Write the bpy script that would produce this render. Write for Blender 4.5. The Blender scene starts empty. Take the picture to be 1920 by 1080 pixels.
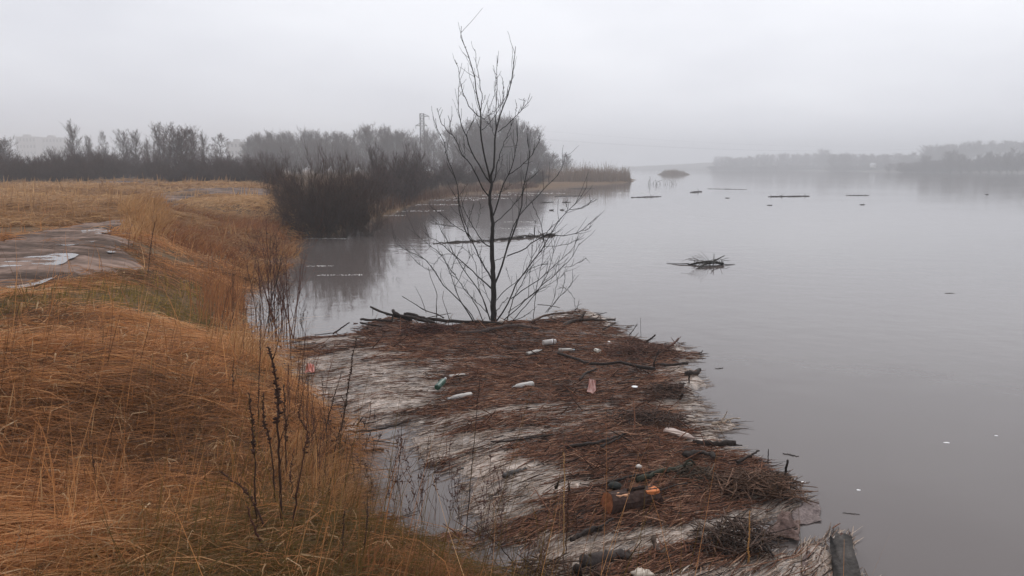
import bpy, bmesh, math, random
import numpy as np
from mathutils import Vector, Matrix
rng = np.random.default_rng(7)
random.seed(7)
S = bpy.context.scene
COL = S.collection
R = math.radians

# ------------------------------------------------------------------ camera
FPX, HOR, CZ = 1450.0, 315.0, 3.0
PITCH = math.atan((540 - HOR) / FPX)
cam_d = bpy.data.cameras.new('camera')
cam = bpy.data.objects.new('camera', cam_d)
COL.objects.link(cam)
cam.location = (0, 0, CZ)
cam.rotation_euler = (R(90) - PITCH, 0, 0)
cam_d.sensor_width = 36
cam_d.lens = FPX / 1920 * 36
cam_d.clip_start = 0.05
cam_d.clip_end = 6000
S.camera = cam

# ------------------------------------------------------------------ sky, sun, exposure
SUN_EL, SUN_AZ = R(48), R(20)          # azimuth clockwise from +Y
w = bpy.data.worlds.new('World')
S.world = w
w.use_nodes = True
nt = w.node_tree
for n in list(nt.nodes): nt.nodes.remove(n)
N = nt.nodes.new
sky = N('ShaderNodeTexSky'); sky.sky_type = 'NISHITA'; sky.sun_disc = False
sky.sun_elevation = SUN_EL; sky.sun_rotation = SUN_AZ; sky.dust_density = 3.0
hs = N('ShaderNodeHueSaturation'); hs.inputs['Saturation'].default_value = 0.10
nt.links.new(sky.outputs[0], hs.inputs['Color'])
tc = N('ShaderNodeTexCoord')
mp = N('ShaderNodeMapping'); mp.inputs['Scale'].default_value = (1.0, 1.0, 3.0)
nt.links.new(tc.outputs['Generated'], mp.inputs[0])
cl = N('ShaderNodeTexNoise'); cl.inputs['Scale'].default_value = 1.6; cl.inputs['Detail'].default_value = 4; cl.inputs['Roughness'].default_value = 0.5
nt.links.new(mp.outputs[0], cl.inputs['Vector'])
cr = N('ShaderNodeValToRGB')
cr.color_ramp.elements[0].position = 0.32; cr.color_ramp.elements[0].color = (5.15, 5.3, 6.0, 1)
cr.color_ramp.elements[1].position = 0.68; cr.color_ramp.elements[1].color = (7.75, 7.9, 8.45, 1)
nt.links.new(cl.outputs['Fac'], cr.inputs[0])
mx = N('ShaderNodeMixRGB'); mx.inputs[0].default_value = 0.82       # an overcast layer over the clear sky
nt.links.new(hs.outputs[0], mx.inputs[1]); nt.links.new(cr.outputs[0], mx.inputs[2])
bg = N('ShaderNodeBackground'); bg.inputs[1].default_value = 0.10
nt.links.new(mx.outputs[0], bg.inputs[0])
wo = N('ShaderNodeOutputWorld'); nt.links.new(bg.outputs[0], wo.inputs[0])

sd = bpy.data.lights.new('sun', 'SUN'); sd.energy = 0.95; sd.angle = R(40); sd.color = (1, 0.96, 0.9)
sun = bpy.data.objects.new('sun', sd); COL.objects.link(sun)
sv = Vector((math.sin(SUN_AZ) * math.cos(SUN_EL), math.cos(SUN_AZ) * math.cos(SUN_EL), math.sin(SUN_EL)))
sun.rotation_euler = sv.to_track_quat('Z', 'Y').to_euler()
sun.location = (0, 0, 60)
S.view_settings.view_transform = 'Standard'
S.view_settings.look = 'None'
S.view_settings.exposure = 0.43
S.view_settings.gamma = 1.0
S.cycles.max_bounces = 6
S.cycles.diffuse_bounces = 4
S.cycles.glossy_bounces = 2
S.cycles.transmission_bounces = 2
S.cycles.transparent_max_bounces = 6
S.cycles.volume_bounces = 4
S.cycles.use_denoising = True
S.cycles.caustics_reflective = False
S.cycles.caustics_refractive = False

# ------------------------------------------------------------------ helpers: pixels of the 1920x1080 photo to points in the place
SP, CP = math.sin(PITCH), math.cos(PITCH)
def ray(u, v):
    dx, dy = (u - 960) / FPX, -(v - 540) / FPX
    return np.array([dx, CP + dy * SP, dy * CP - SP])
def at(u, v, z=0.0):
    d = ray(u, v); t = (z - CZ) / d[2]
    return np.array([d[0] * t, d[1] * t, z])
def atY(u, v, Y):
    d = ray(u, v); t = Y / d[1]
    return np.array([d[0] * t, Y, CZ + d[2] * t])

def sstep(x, a, b):
    t = np.clip((x - a) / (b - a), 0, 1)
    return t * t * (3 - 2 * t)
def make_noise(seed, n=14, lo=0.3, hi=3.0):
    r = np.random.default_rng(seed)
    k = np.exp(r.uniform(np.log(lo), np.log(hi), n)); a = r.uniform(0, 2 * np.pi, n); p = r.uniform(0, 2 * np.pi, n)
    kx, ky, am = k * np.cos(a), k * np.sin(a), 1 / np.sqrt(k)
    am = am / np.sqrt((am ** 2).sum() / 2)
    def f(x, y):
        x = np.asarray(x, float); y = np.asarray(y, float)
        o = np.zeros(np.broadcast(x, y).shape)
        for i in range(n): o = o + am[i] * np.sin(kx[i] * x + ky[i] * y + p[i])
        return o                                    # about -1..1 (std 1)
    return f

def poly_sd(px, py, poly):
    """signed distance to a polygon, positive inside"""
    px = np.asarray(px, float); py = np.asarray(py, float)
    best = np.full(px.shape, 1e18); ins = np.zeros(px.shape, bool)
    n = len(poly)
    for i in range(n):
        ax, ay = poly[i][0], poly[i][1]; bx, by = poly[(i + 1) % n][0], poly[(i + 1) % n][1]
        ex, ey = bx - ax, by - ay
        L = ex * ex + ey * ey + 1e-12
        t = np.clip(((px - ax) * ex + (py - ay) * ey) / L, 0, 1)
        d = (px - ax - t * ex) ** 2 + (py - ay - t * ey) ** 2
        best = np.minimum(best, d)
        c = (ay > py) != (by > py)
        with np.errstate(divide='ignore', invalid='ignore'):
            xi = ax + (py - ay) * ex / (ey if ey != 0 else 1e-12)
        ins ^= c & (px < xi)
    d = np.sqrt(best)
    return np.where(ins, d, -d)

# ------------------------------------------------------------------ mesh builder
class Geo:
    def __init__(s): s.V, s.F, s.C, s.n = [], [], [], 0
    def add(s, V, F, col=None):
        V = np.asarray(V, float).reshape(-1, 3)
        if not isinstance(F, list): F = [F]
        for f in F:
            f = np.asarray(f, np.int64)
            if f.size: s.F.append(f + s.n)
        if col is None: col = (0.5, 0.5, 0.5)
        c = np.broadcast_to(np.asarray(col, float), (len(V), 3))
        s.V.append(V); s.C.append(c); s.n += len(V)
        return s
    def build(s, name, mat, parent=None, smooth=True, base=None):
        V = np.concatenate(s.V); C = np.concatenate(s.C)
        if base is not None: V = V - np.asarray(base, float)
        me = bpy.data.meshes.new(name)
        me.vertices.add(len(V)); me.vertices.foreach_set('co', V.astype(np.float32).ravel())
        sizes = np.concatenate([np.full(len(f), f.shape[1]) for f in s.F])
        idx = np.concatenate([f.ravel() for f in s.F])
        me.loops.add(len(idx)); me.loops.foreach_set('vertex_index', idx.astype(np.int32))
        me.polygons.add(len(sizes))
        st = np.concatenate([[0], np.cumsum(sizes)[:-1]])
        me.polygons.foreach_set('loop_start', st.astype(np.int32))
        me.polygons.foreach_set('use_smooth', np.full(len(sizes), bool(smooth)))
        me.update(calc_edges=True)
        a = me.color_attributes.new('Col', 'FLOAT_COLOR', 'POINT')
        a.data.foreach_set('color', np.concatenate([C, np.ones((len(C), 1))], 1).astype(np.float32).ravel())
        me.materials.append(mat)
        o = bpy.data.objects.new(name, me); COL.objects.link(o)
        if parent is not None: o.parent = parent
        elif base is not None: o.location = base
        return o

def ribbons(P, W, side):
    P = np.asarray(P); n, k, _ = P.shape
    W = np.broadcast_to(W, (n, k))
    side = np.asarray(side)
    if side.ndim == 2: side = side[:, None, :]
    V = np.stack([P - side * W[..., None], P + side * W[..., None]], 2).reshape(-1, 3)
    b = (np.arange(n)[:, None] * k + np.arange(k - 1)[None, :]).reshape(-1) * 2
    return V, np.stack([b, b + 1, b + 3, b + 2], 1)

def norm(v): return v / (np.linalg.norm(v, axis=-1, keepdims=True) + 1e-12)

def tubes(P, Rr, sides=4, caps=True, wob=0.0, flat=1.0):
    P = np.asarray(P, float); n, k, _ = P.shape
    Rr = np.broadcast_to(Rr, (n, k))
    T = norm(np.gradient(P, axis=1))
    ref = np.where(np.abs(T[:, :1, 2:3]) > 0.8, np.array([1.0, 0, 0]), np.array([0, 0, 1.0]))
    n1 = norm(np.cross(T, np.broadcast_to(ref, T.shape))); n2 = np.cross(T, n1)
    a = np.arange(sides) * 2 * np.pi / sides
    rr = Rr[..., None] * np.ones(sides)
    if wob: rr = rr * (1 + wob * rng.standard_normal(rr.shape))
    V = P[:, :, None, :] + rr[..., None] * (np.cos(a)[:, None] * n1[:, :, None, :] + flat * np.sin(a)[:, None] * n2[:, :, None, :])
    V = V.reshape(-1, 3)
    i, j, s = np.meshgrid(np.arange(n), np.arange(k - 1), np.arange(sides), indexing='ij')
    b = (i * k + j) * sides
    F = np.stack([b + s, b + (s + 1) % sides, b + sides + (s + 1) % sides, b + sides + s], -1).reshape(-1, 4)
    out = [F]
    if caps and sides > 2:
        st = np.arange(n)[:, None] * k * sides
        out.append(st + np.arange(sides)[::-1][None, :])
        out.append(st + (k - 1) * sides + np.arange(sides)[None, :])
    return V, out

def resample(pts, k):
    pts = np.asarray(pts, float)
    if len(pts) > 2:                                  # Catmull-Rom through the traced points
        q = np.vstack([2 * pts[0] - pts[1], pts, 2 * pts[-1] - pts[-2]]); o = []
        for i in range(1, len(q) - 2):
            for t in np.linspace(0, 1, 6, endpoint=False):
                a, b, c, d = q[i - 1], q[i], q[i + 1], q[i + 2]
                o.append(0.5 * (2 * b + (c - a) * t + (2 * a - 5 * b + 4 * c - d) * t * t + (3 * b - a - 3 * c + d) * t ** 3))
        o.append(pts[-1]); pts = np.array(o)
    L = np.concatenate([[0], np.cumsum(np.linalg.norm(np.diff(pts, axis=0), axis=1))])
    s = np.linspace(0, L[-1], k)
    return np.stack([np.interp(s, L, pts[:, i]) for i in range(pts.shape[1])], 1)

# ------------------------------------------------------------------ tags
def tag(o, label=None, cat=None, group=None, kind=None):
    if label: o['label'] = label
    if cat: o['category'] = cat
    if group: o['group'] = group
    if kind: o['kind'] = kind
    return o
def thing(name, loc, label, cat, group=None, rz=0):
    o = bpy.data.objects.new(name, None); COL.objects.link(o)
    o.location = [float(v) for v in loc]; o.rotation_euler = (0, 0, rz); o.empty_display_size = 0.1
    return tag(o, label, cat, group)
def copy_thing(src, loc, rz, sc, label, group=None):
    c = src.copy(); COL.objects.link(c)
    c.location = [float(v) for v in loc]; c.rotation_euler = (0, 0, rz); c.scale = sc
    c['label'] = label
    if group: c['group'] = group
    elif 'group' in c: del c['group']
    for ch in src.children:
        d = ch.copy(); COL.objects.link(d); d.parent = c
    return c

# ------------------------------------------------------------------ materials
def mat(name, col=None, rough=0.8, var=0.25, scale=8.0, attr=False, spec=0.3, bump=0.0, stretch=(1, 1, 1), dark=None, metallic=0.0):
    m = bpy.data.materials.new(name); m.use_nodes = True
    t = m.node_tree; p = t.nodes['Principled BSDF']
    p.inputs['Roughness'].default_value = rough
    p.inputs['Specular IOR Level'].default_value = spec
    p.inputs['Metallic'].default_value = metallic
    tcn = t.nodes.new('ShaderNodeTexCoord'); mpn = t.nodes.new('ShaderNodeMapping')
    mpn.inputs['Scale'].default_value = stretch
    t.links.new(tcn.outputs['Object'], mpn.inputs[0])
    nz = t.nodes.new('ShaderNodeTexNoise'); nz.inputs['Scale'].default_value = scale; nz.inputs['Detail'].default_value = 5
    t.links.new(mpn.outputs[0], nz.inputs['Vector'])
    if attr:
        a = t.nodes.new('ShaderNodeAttribute'); a.attribute_name = 'Col'; src = a.outputs['Color']
    else:
        rgb = t.nodes.new('ShaderNodeRGB'); rgb.outputs[0].default_value = (*col, 1); src = rgb.outputs[0]
    if dark is not None:
        mr = t.nodes.new('ShaderNodeValToRGB')
        mr.color_ramp.elements[0].position = 0.38; mr.color_ramp.elements[1].position = 0.62
        mr.color_ramp.elements[0].color = (0, 0, 0, 1); mr.color_ramp.elements[1].color = (1, 1, 1, 1)
        t.links.new(nz.outputs['Fac'], mr.inputs[0])
        mm = t.nodes.new('ShaderNodeMixRGB'); mm.inputs[1].default_value = (*dark, 1)
        t.links.new(mr.outputs[0], mm.inputs[0]); t.links.new(src, mm.inputs[2])
        t.links.new(mm.outputs[0], p.inputs['Base Color'])
    else:
        mr = t.nodes.new('ShaderNodeMapRange')
        mr.inputs['From Min'].default_value = 0.3; mr.inputs['From Max'].default_value = 0.7
        mr.inputs['To Min'].default_value = 1 - var; mr.inputs['To Max'].default_value = 1 + var
        t.links.new(nz.outputs['Fac'], mr.inputs['Value'])
        vm = t.nodes.new('ShaderNodeVectorMath'); vm.operation = 'SCALE'
        t.links.new(src, vm.inputs[0]); t.links.new(mr.outputs[0], vm.inputs['Scale'])
        t.links.new(vm.outputs[0], p.inputs['Base Color'])
    if bump:
        b = t.nodes.new('ShaderNodeBump'); b.inputs['Strength'].default_value = bump; b.inputs['Distance'].default_value = 0.02
        t.links.new(nz.outputs['Fac'], b.inputs['Height']); t.links.new(b.outputs[0], p.inputs['Normal'])
    return m

M = {}
M['straw'] = mat('straw_blades', rough=0.65, var=0.18, scale=5, attr=True, spec=0.25)
def add_translucency(m, fac):
    t = m.node_tree; p = t.nodes['Principled BSDF']; o = t.nodes['Material Output']
    tr = t.nodes.new('ShaderNodeBsdfTranslucent'); mxs = t.nodes.new('ShaderNodeMixShader'); mxs.inputs[0].default_value = fac
    l = p.inputs['Base Color'].links[0].from_socket
    t.links.new(l, tr.inputs['Color']); t.links.new(p.outputs[0], mxs.inputs[1]); t.links.new(tr.outputs[0], mxs.inputs[2]); t.links.new(mxs.outputs[0], o.inputs['Surface'])
add_translucency(M['straw'], 0.5)
M['soil'] = mat('bank_soil', (0.17, 0.085, 0.032), rough=0.95, var=0.4, scale=3.5, bump=0.6, dark=(0.07, 0.045, 0.017))
M['twig'] = mat('twig_bark', rough=0.8, var=0.25, scale=1.2, attr=True, spec=0.2)
M['bark'] = mat('sapling_bark', (0.026, 0.023, 0.021), rough=0.75, var=0.4, scale=30, bump=0.4, stretch=(1, 1, 0.3))
M['litter'] = mat('drift_litter', rough=0.8, var=0.42, scale=45, bump=0.5, attr=True, spec=0.15)
M['scum'] = mat('wet_scum', rough=0.42, var=0.35, scale=38, attr=True, spec=0.4, bump=0.35)
M['wood'] = mat('wet_driftwood', rough=0.75, var=0.4, scale=25, attr=True, spec=0.15, bump=0.5)
M['plastic'] = mat('washed_plastic', rough=0.3, var=0.08, scale=10, attr=True, spec=0.5)
M['mud'] = mat('track_mud', rough=0.85, var=0.45, scale=2.6, attr=True, bump=0.8, spec=0.06, stretch=(.4, 1.0, 1.0))
M['block'] = mat('grey_render', (0.33, 0.32, 0.31), rough=0.9, var=0.08, scale=0.4)
M['dark_glass'] = mat('dark_window', (0.06, 0.065, 0.07), rough=0.2, var=0.05)
M['steel'] = mat('galvanised_steel', (0.10, 0.10, 0.105), rough=0.6, var=0.15, scale=2, metallic=0.3)
M['hill'] = mat('hill_ground', (0.075, 0.065, 0.05), rough=0.95, var=0.3, scale=0.05)

# water
def water_mat(name, base, rough, s1=0.9, b1=0.06):
    m = bpy.data.materials.new(name); m.use_nodes = True
    t = m.node_tree; p = t.nodes['Principled BSDF']
    p.inputs['Base Color'].default_value = (*base, 1)
    p.inputs['Roughness'].default_value = rough
    p.inputs['IOR'].default_value = 1.333
    g = t.nodes.new('ShaderNodeNewGeometry')
    mp1 = t.nodes.new('ShaderNodeMapping'); mp1.inputs['Scale'].default_value = (1.0, 1.0, 1.0); mp1.inputs['Rotation'].default_value = (0, 0, 0.3)
    t.links.new(g.outputs['Position'], mp1.inputs[0])
    n1 = t.nodes.new('ShaderNodeTexNoise'); n1.inputs['Scale'].default_value = s1; n1.inputs['Detail'].default_value = 3
    t.links.new(mp1.outputs[0], n1.inputs['Vector'])
    mp2 = t.nodes.new('ShaderNodeMapping'); mp2.inputs['Scale'].default_value = (0.03, 0.06, 1)
    t.links.new(g.outputs['Position'], mp2.inputs[0])
    n2 = t.nodes.new('ShaderNodeTexNoise'); n2.inputs['Scale'].default_value = 1.0; n2.inputs['Detail'].default_value = 3
    t.links.new(mp2.outputs[0], n2.inputs['Vector'])
    mr = t.nodes.new('ShaderNodeMapRange'); mr.inputs['From Min'].default_value = 0.42; mr.inputs['From Max'].default_value = 0.66
    mr.inputs['To Min'].default_value = 0.25; mr.inputs['To Max'].default_value = 1.6
    t.links.new(n2.outputs['Fac'], mr.inputs['Value'])        # calmer and rougher patches drift over the river
    ml = t.nodes.new('ShaderNodeMath'); ml.operation = 'MULTIPLY'
    t.links.new(n1.outputs['Fac'], ml.inputs[0]); t.links.new(mr.outputs[0], ml.inputs[1])
    b = t.nodes.new('ShaderNodeBump'); b.inputs['Strength'].default_value = 1.0; b.inputs['Distance'].default_value = b1
    t.links.new(ml.outputs[0], b.inputs['Height']); t.links.new(b.outputs[0], p.inputs['Normal'])
    return m
M['water'] = water_mat('muddy_river', (0.125, 0.105, 0.098), 0.05, 1.1, 0.011)
M['puddle'] = water_mat('puddle_water', (0.12, 0.10, 0.09), 0.06, 2.0, 0.003)

# ------------------------------------------------------------------ the land
lip_px = [(850, 1085, .45), (775, 1020, .45), (672, 985, .45), (618, 905, .45), (598, 830, .45), (578, 760, .45), (556, 705, .45),
          (474, 652, .4), (432, 597, .35), (425, 540, .3), (446, 490, .25), (505, 458, .2)]
far_px = [(565, 438), (640, 420), (690, 408), (735, 394), (770, 380), (810, 370), (880, 361), (960, 356), (1040, 350), (1110, 345), (1180, 341)]
shore = [(2.3, -6), (1.8, 1.0), (0.95, 2.7), (0.2, 3.8)] + [tuple(at(*p)[:2]) for p in lip_px] + [tuple(at(u, v, 0.1)[:2]) for u, v in far_px]
LAND = shore + [(32, 205), (22, 260), (-20, 420), (-120, 700), (-1390, 1300), (-1390, -150), (2.5, -150)]
n_hum = make_noise(3, 16, 1.2, 5.0)
n_big = make_noise(4, 10, 0.08, 0.5)
def land_h(x, y):
    d = poly_sd(x, y, LAND)
    g_ = sstep(y, 8, 13) * (1 - sstep(y, 30, 40)) * sstep(x / np.maximum(y, .1), -.50, -.38)          # the bank slopes gently in the bend
    h = 0.32 - .1 * g_ + (0.50 - .22 * g_) * np.tanh(d / 0.4) + 0.50 * sstep(d, 0.1, 3.2 + 4 * g_) + (0.12 + .3 * g_) * sstep(d, 3, 12)
    far = sstep(y, 38, 65) * sstep(x, -28, -14)
    h = np.where(d > 0, h * (1 - 0.6 * far), h)
    h = h + np.where(d < 0, np.maximum(0.10 * d, -1.6), 0)
    r = np.hypot(x, y)
    h = h + (0.065 * n_hum(x, y) * np.exp(-r / 25) * (1 - sstep(r, 9, 13)) + 0.05 * n_big(x, y)) * sstep(d, 0.2, 2.5)
    return h
gx = np.concatenate([[-1390, -900, -500, -300, -200, -150], np.arange(-120, -30, 4), np.arange(-30, -9, 0.6), np.arange(-9, 4, 0.14), np.arange(4, 14, 1.0),
                     np.arange(14, 60, 4), [80, 120, 200, 400, 800, 1390]])
gy = np.concatenate([[-150, -60, -20, -8, -4], np.arange(-2, 14, 0.14), np.arange(14, 30, 0.4), np.arange(30, 70, 1.2), np.arange(70, 220, 4),
                     [240, 280, 340, 420, 520, 700, 900, 1300, 1390]])
X, Y = np.meshgrid(gx, gy)
Z = land_h(X, Y)
ny, nx = X.shape
ii, jj = np.meshgrid(np.arange(ny - 1), np.arange(nx - 1), indexing='ij')
b = (ii * nx + jj).ravel()
Fg = np.stack([b, b + 1, b + nx + 1, b + nx], 1)
g = Geo(); g.add(np.stack([X, Y, Z], -1), Fg)
tag(g.build('ground', M['soil']), 'river bank and wide flat field of dead grass', kind='structure')

# river surface: one big sheet
g = Geo()
g.add([(-1390, -150, 0), (1390, -150, 0), (1390, 1390, 0), (-1390, 1390, 0)], np.array([[0, 1, 2, 3]]))
tag(g.build('water', M['water'], smooth=False), 'still grey flooded river', kind='structure')

# far bank with low hills
fb = [at(2100, 325.5)[:2], at(1920, 324.6)[:2], at(1780, 324)[:2], at(1700, 323)[:2], at(1560, 320.8)[:2], at(1420, 320)[:2], at(1330, 319.4)[:2], at(1230, 318.9)[:2], at(1150, 318.7)[:2]]
FAR = [tuple(p) for p in fb] + [(-50, 1380), (1380, 1380), (1380, 250)]
nb = make_noise(21, 10, 0.01, 0.04)
def far_h(x, y):
    d = poly_sd(x, y, FAR)
    return -0.6 + 1.6 * sstep(d, -3, 8) + (9 + 3 * nb(x, y)) * sstep(d, 30, 170)
xs = np.linspace(60, 1385, 90); ys = np.linspace(250, 1380, 90)
X, Y = np.meshgrid(xs, ys); Zf = far_h(X, Y); Zf = np.where(poly_sd(X, Y, FAR) < -25, -2.5, Zf)
ny, nx = X.shape
ii, jj = np.meshgrid(np.arange(ny - 1), np.arange(nx - 1), indexing='ij'); b = (ii * nx + jj).ravel()
g = Geo(); g.add(np.stack([X, Y, Zf], -1), np.stack([b, b + 1, b + nx + 1, b + nx], 1))
tag(g.build('hills', M['hill']), 'low hazy hills of the far bank', kind='structure')

# ------------------------------------------------------------------ muddy track and puddles
TRACK = [at(u, v, 1.42)[:2] for u, v in [(-160, 462), (-60, 452), (0, 444), (80, 427), (170, 413), (212, 415), (222, 430), (252, 450), (258, 462), (236, 477),
                                          (150, 500), (60, 520), (0, 532), (-60, 545), (-200, 575)]]
TRACK2 = [at(u, v, 1.42)[:2] for u, v in [(190, 414), (232, 392), (262, 372), (300, 360), (360, 354), (440, 350), (520, 349), (520, 355), (440, 362), (380, 368), (330, 376), (290, 392), (252, 412), (226, 432)]]
TRACK3 = [at(u, v, 1.42)[:2] for u, v in [(150, 341.5), (240, 340), (330, 345), (330, 350), (250, 349), (200, 347)]]
n_rut = make_noise(8, 14, 1.0, 6.0); n_edge = make_noise(9, 10, 0.8, 4)
def in_track(x, y):
    e = 0.18 * n_edge(x, y)
    return np.maximum(poly_sd(x, y, TRACK), poly_sd(x, y, TRACK2)) + e
n_fine = make_noise(10, 18, 5, 22)
def mud_z(X, Y, d, dz, rut):
    c = Y - .42 * X + .25 * n_edge(X * .5, Y * .5)                       # wheel ruts run with the track
    r = .55 * n_rut(X, Y) + .9 * np.sin(4.4 * c) * (.4 + .6 * sstep(n_edge(Y, X), -1, 1)) + .75 * n_fine(X * .5 + Y * .2, Y)
    return land_h(X, Y) + dz + rut * r * sstep(d, 0, .5) - 0.05 * (1 - sstep(d, -0.1, 0.3)), r
def patch(polys, res, name, m, dz, rut, label, edge=0.18):
    allp = np.array([p for q in polys for p in q])
    xs = np.arange(allp[:, 0].min() - 1, allp[:, 0].max() + 1, res); ys = np.arange(allp[:, 1].min() - 1, allp[:, 1].max() + 1, res * 1.3)
    X, Y = np.meshgrid(xs, ys)
    d = np.max([poly_sd(X, Y, p) for p in polys], 0) + edge * n_edge(X, Y) + .5 * edge * n_fine(X * .5, Y * .5)
    Z, r = mud_z(X, Y, d, dz, rut)
    Z = Z + .006 * rng.standard_normal(X.shape)                         # crumbly clods
    q = sstep(.45 * r + .5 * n_rut(X * .3 + 4, Y * .9) + .4 * n_fine(X * .25, Y * .6) + .45 * rng.standard_normal(X.shape), -1.3, 1.5)[..., None]
    cm = np.array([.075, .05, .038]) * (1 - q) + np.array([.24, .168, .135]) * q              # wet hollows, drier ridges; the height tint also paints in relief shading
    ny, nx = X.shape
    ii, jj = np.meshgrid(np.arange(ny - 1), np.arange(nx - 1), indexing='ij'); b = (ii * nx + jj).ravel()
    keep = (d.ravel()[b] > -0.15)
    F = np.stack([b, b + 1, b + nx + 1, b + nx], 1)[keep]
    g = Geo(); g.add(np.stack([X, Y, Z], -1), F, cm.reshape(-1, 3))
    return tag(g.build(name, m), label, kind='structure')
patch([TRACK], 0.06, 'dirt_track', M['mud'], 0.03, 0.012, 'churned wet mud track curving through the grass')
patch([TRACK2], 0.30, 'dirt_track', M['mud'], 0.06, 0.02, 'farther stretch of mud track behind the tall grass')
patch([TRACK3], 0.8, 'dirt_track', M['mud'], 0.08, 0.02, 'pale strip of track along the foot of the hedge', edge=0.3)
def puddle(pix, label, lift=.030):
    c = np.array([at(u, v, 1.45)[:2] for u, v in pix]); q = resample(np.vstack([c, c[:1]]), 40)[:-1]
    q = q + 0.04 * np.stack([n_rut(q[:, 0] * 2, q[:, 1] * 2), n_rut(q[:, 1] * 2, q[:, 0])], 1)
    z = float(np.median(land_h(q[:, 0], q[:, 1]))) + lift
    V = np.column_stack([q, np.full(len(q), z)])
    g = Geo(); g.add(V, np.arange(len(q))[None, :])
    tag(g.build('puddle', M['puddle'], smooth=False), label, 'puddle', kind='structure')
puddle([(-10, 481), (20, 470), (70, 463), (125, 460), (142, 467), (115, 478), (60, 485), (10, 487)], 'long bright puddle lying in the rutted mud track')
puddle([(-12, 521), (60, 511), (112, 502), (66, 514), (0, 525)], 'thin wet streak along the near edge of the mud track', .034)
puddle([(100, 448), (150, 441), (172, 442), (130, 449)], 'faint wet streak in the middle of the mud track', .030)
puddle([(145, 425), (176, 421), (200, 423), (197, 431), (168, 432), (148, 430)], 'small puddle at the bend of the mud track')
puddle([(196, 449), (212, 448), (214, 452), (198, 453)], 'tiny puddle by the right end of the mud')
puddle([(185, 419), (210, 414), (208, 417), (190, 421)], 'thin sliver of standing water on the upper track edge')
puddle([(305, 361), (340, 355), (385, 355), (392, 360), (360, 367), (320, 368)], 'pale flat pool beyond the tall grass', .075)

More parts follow.
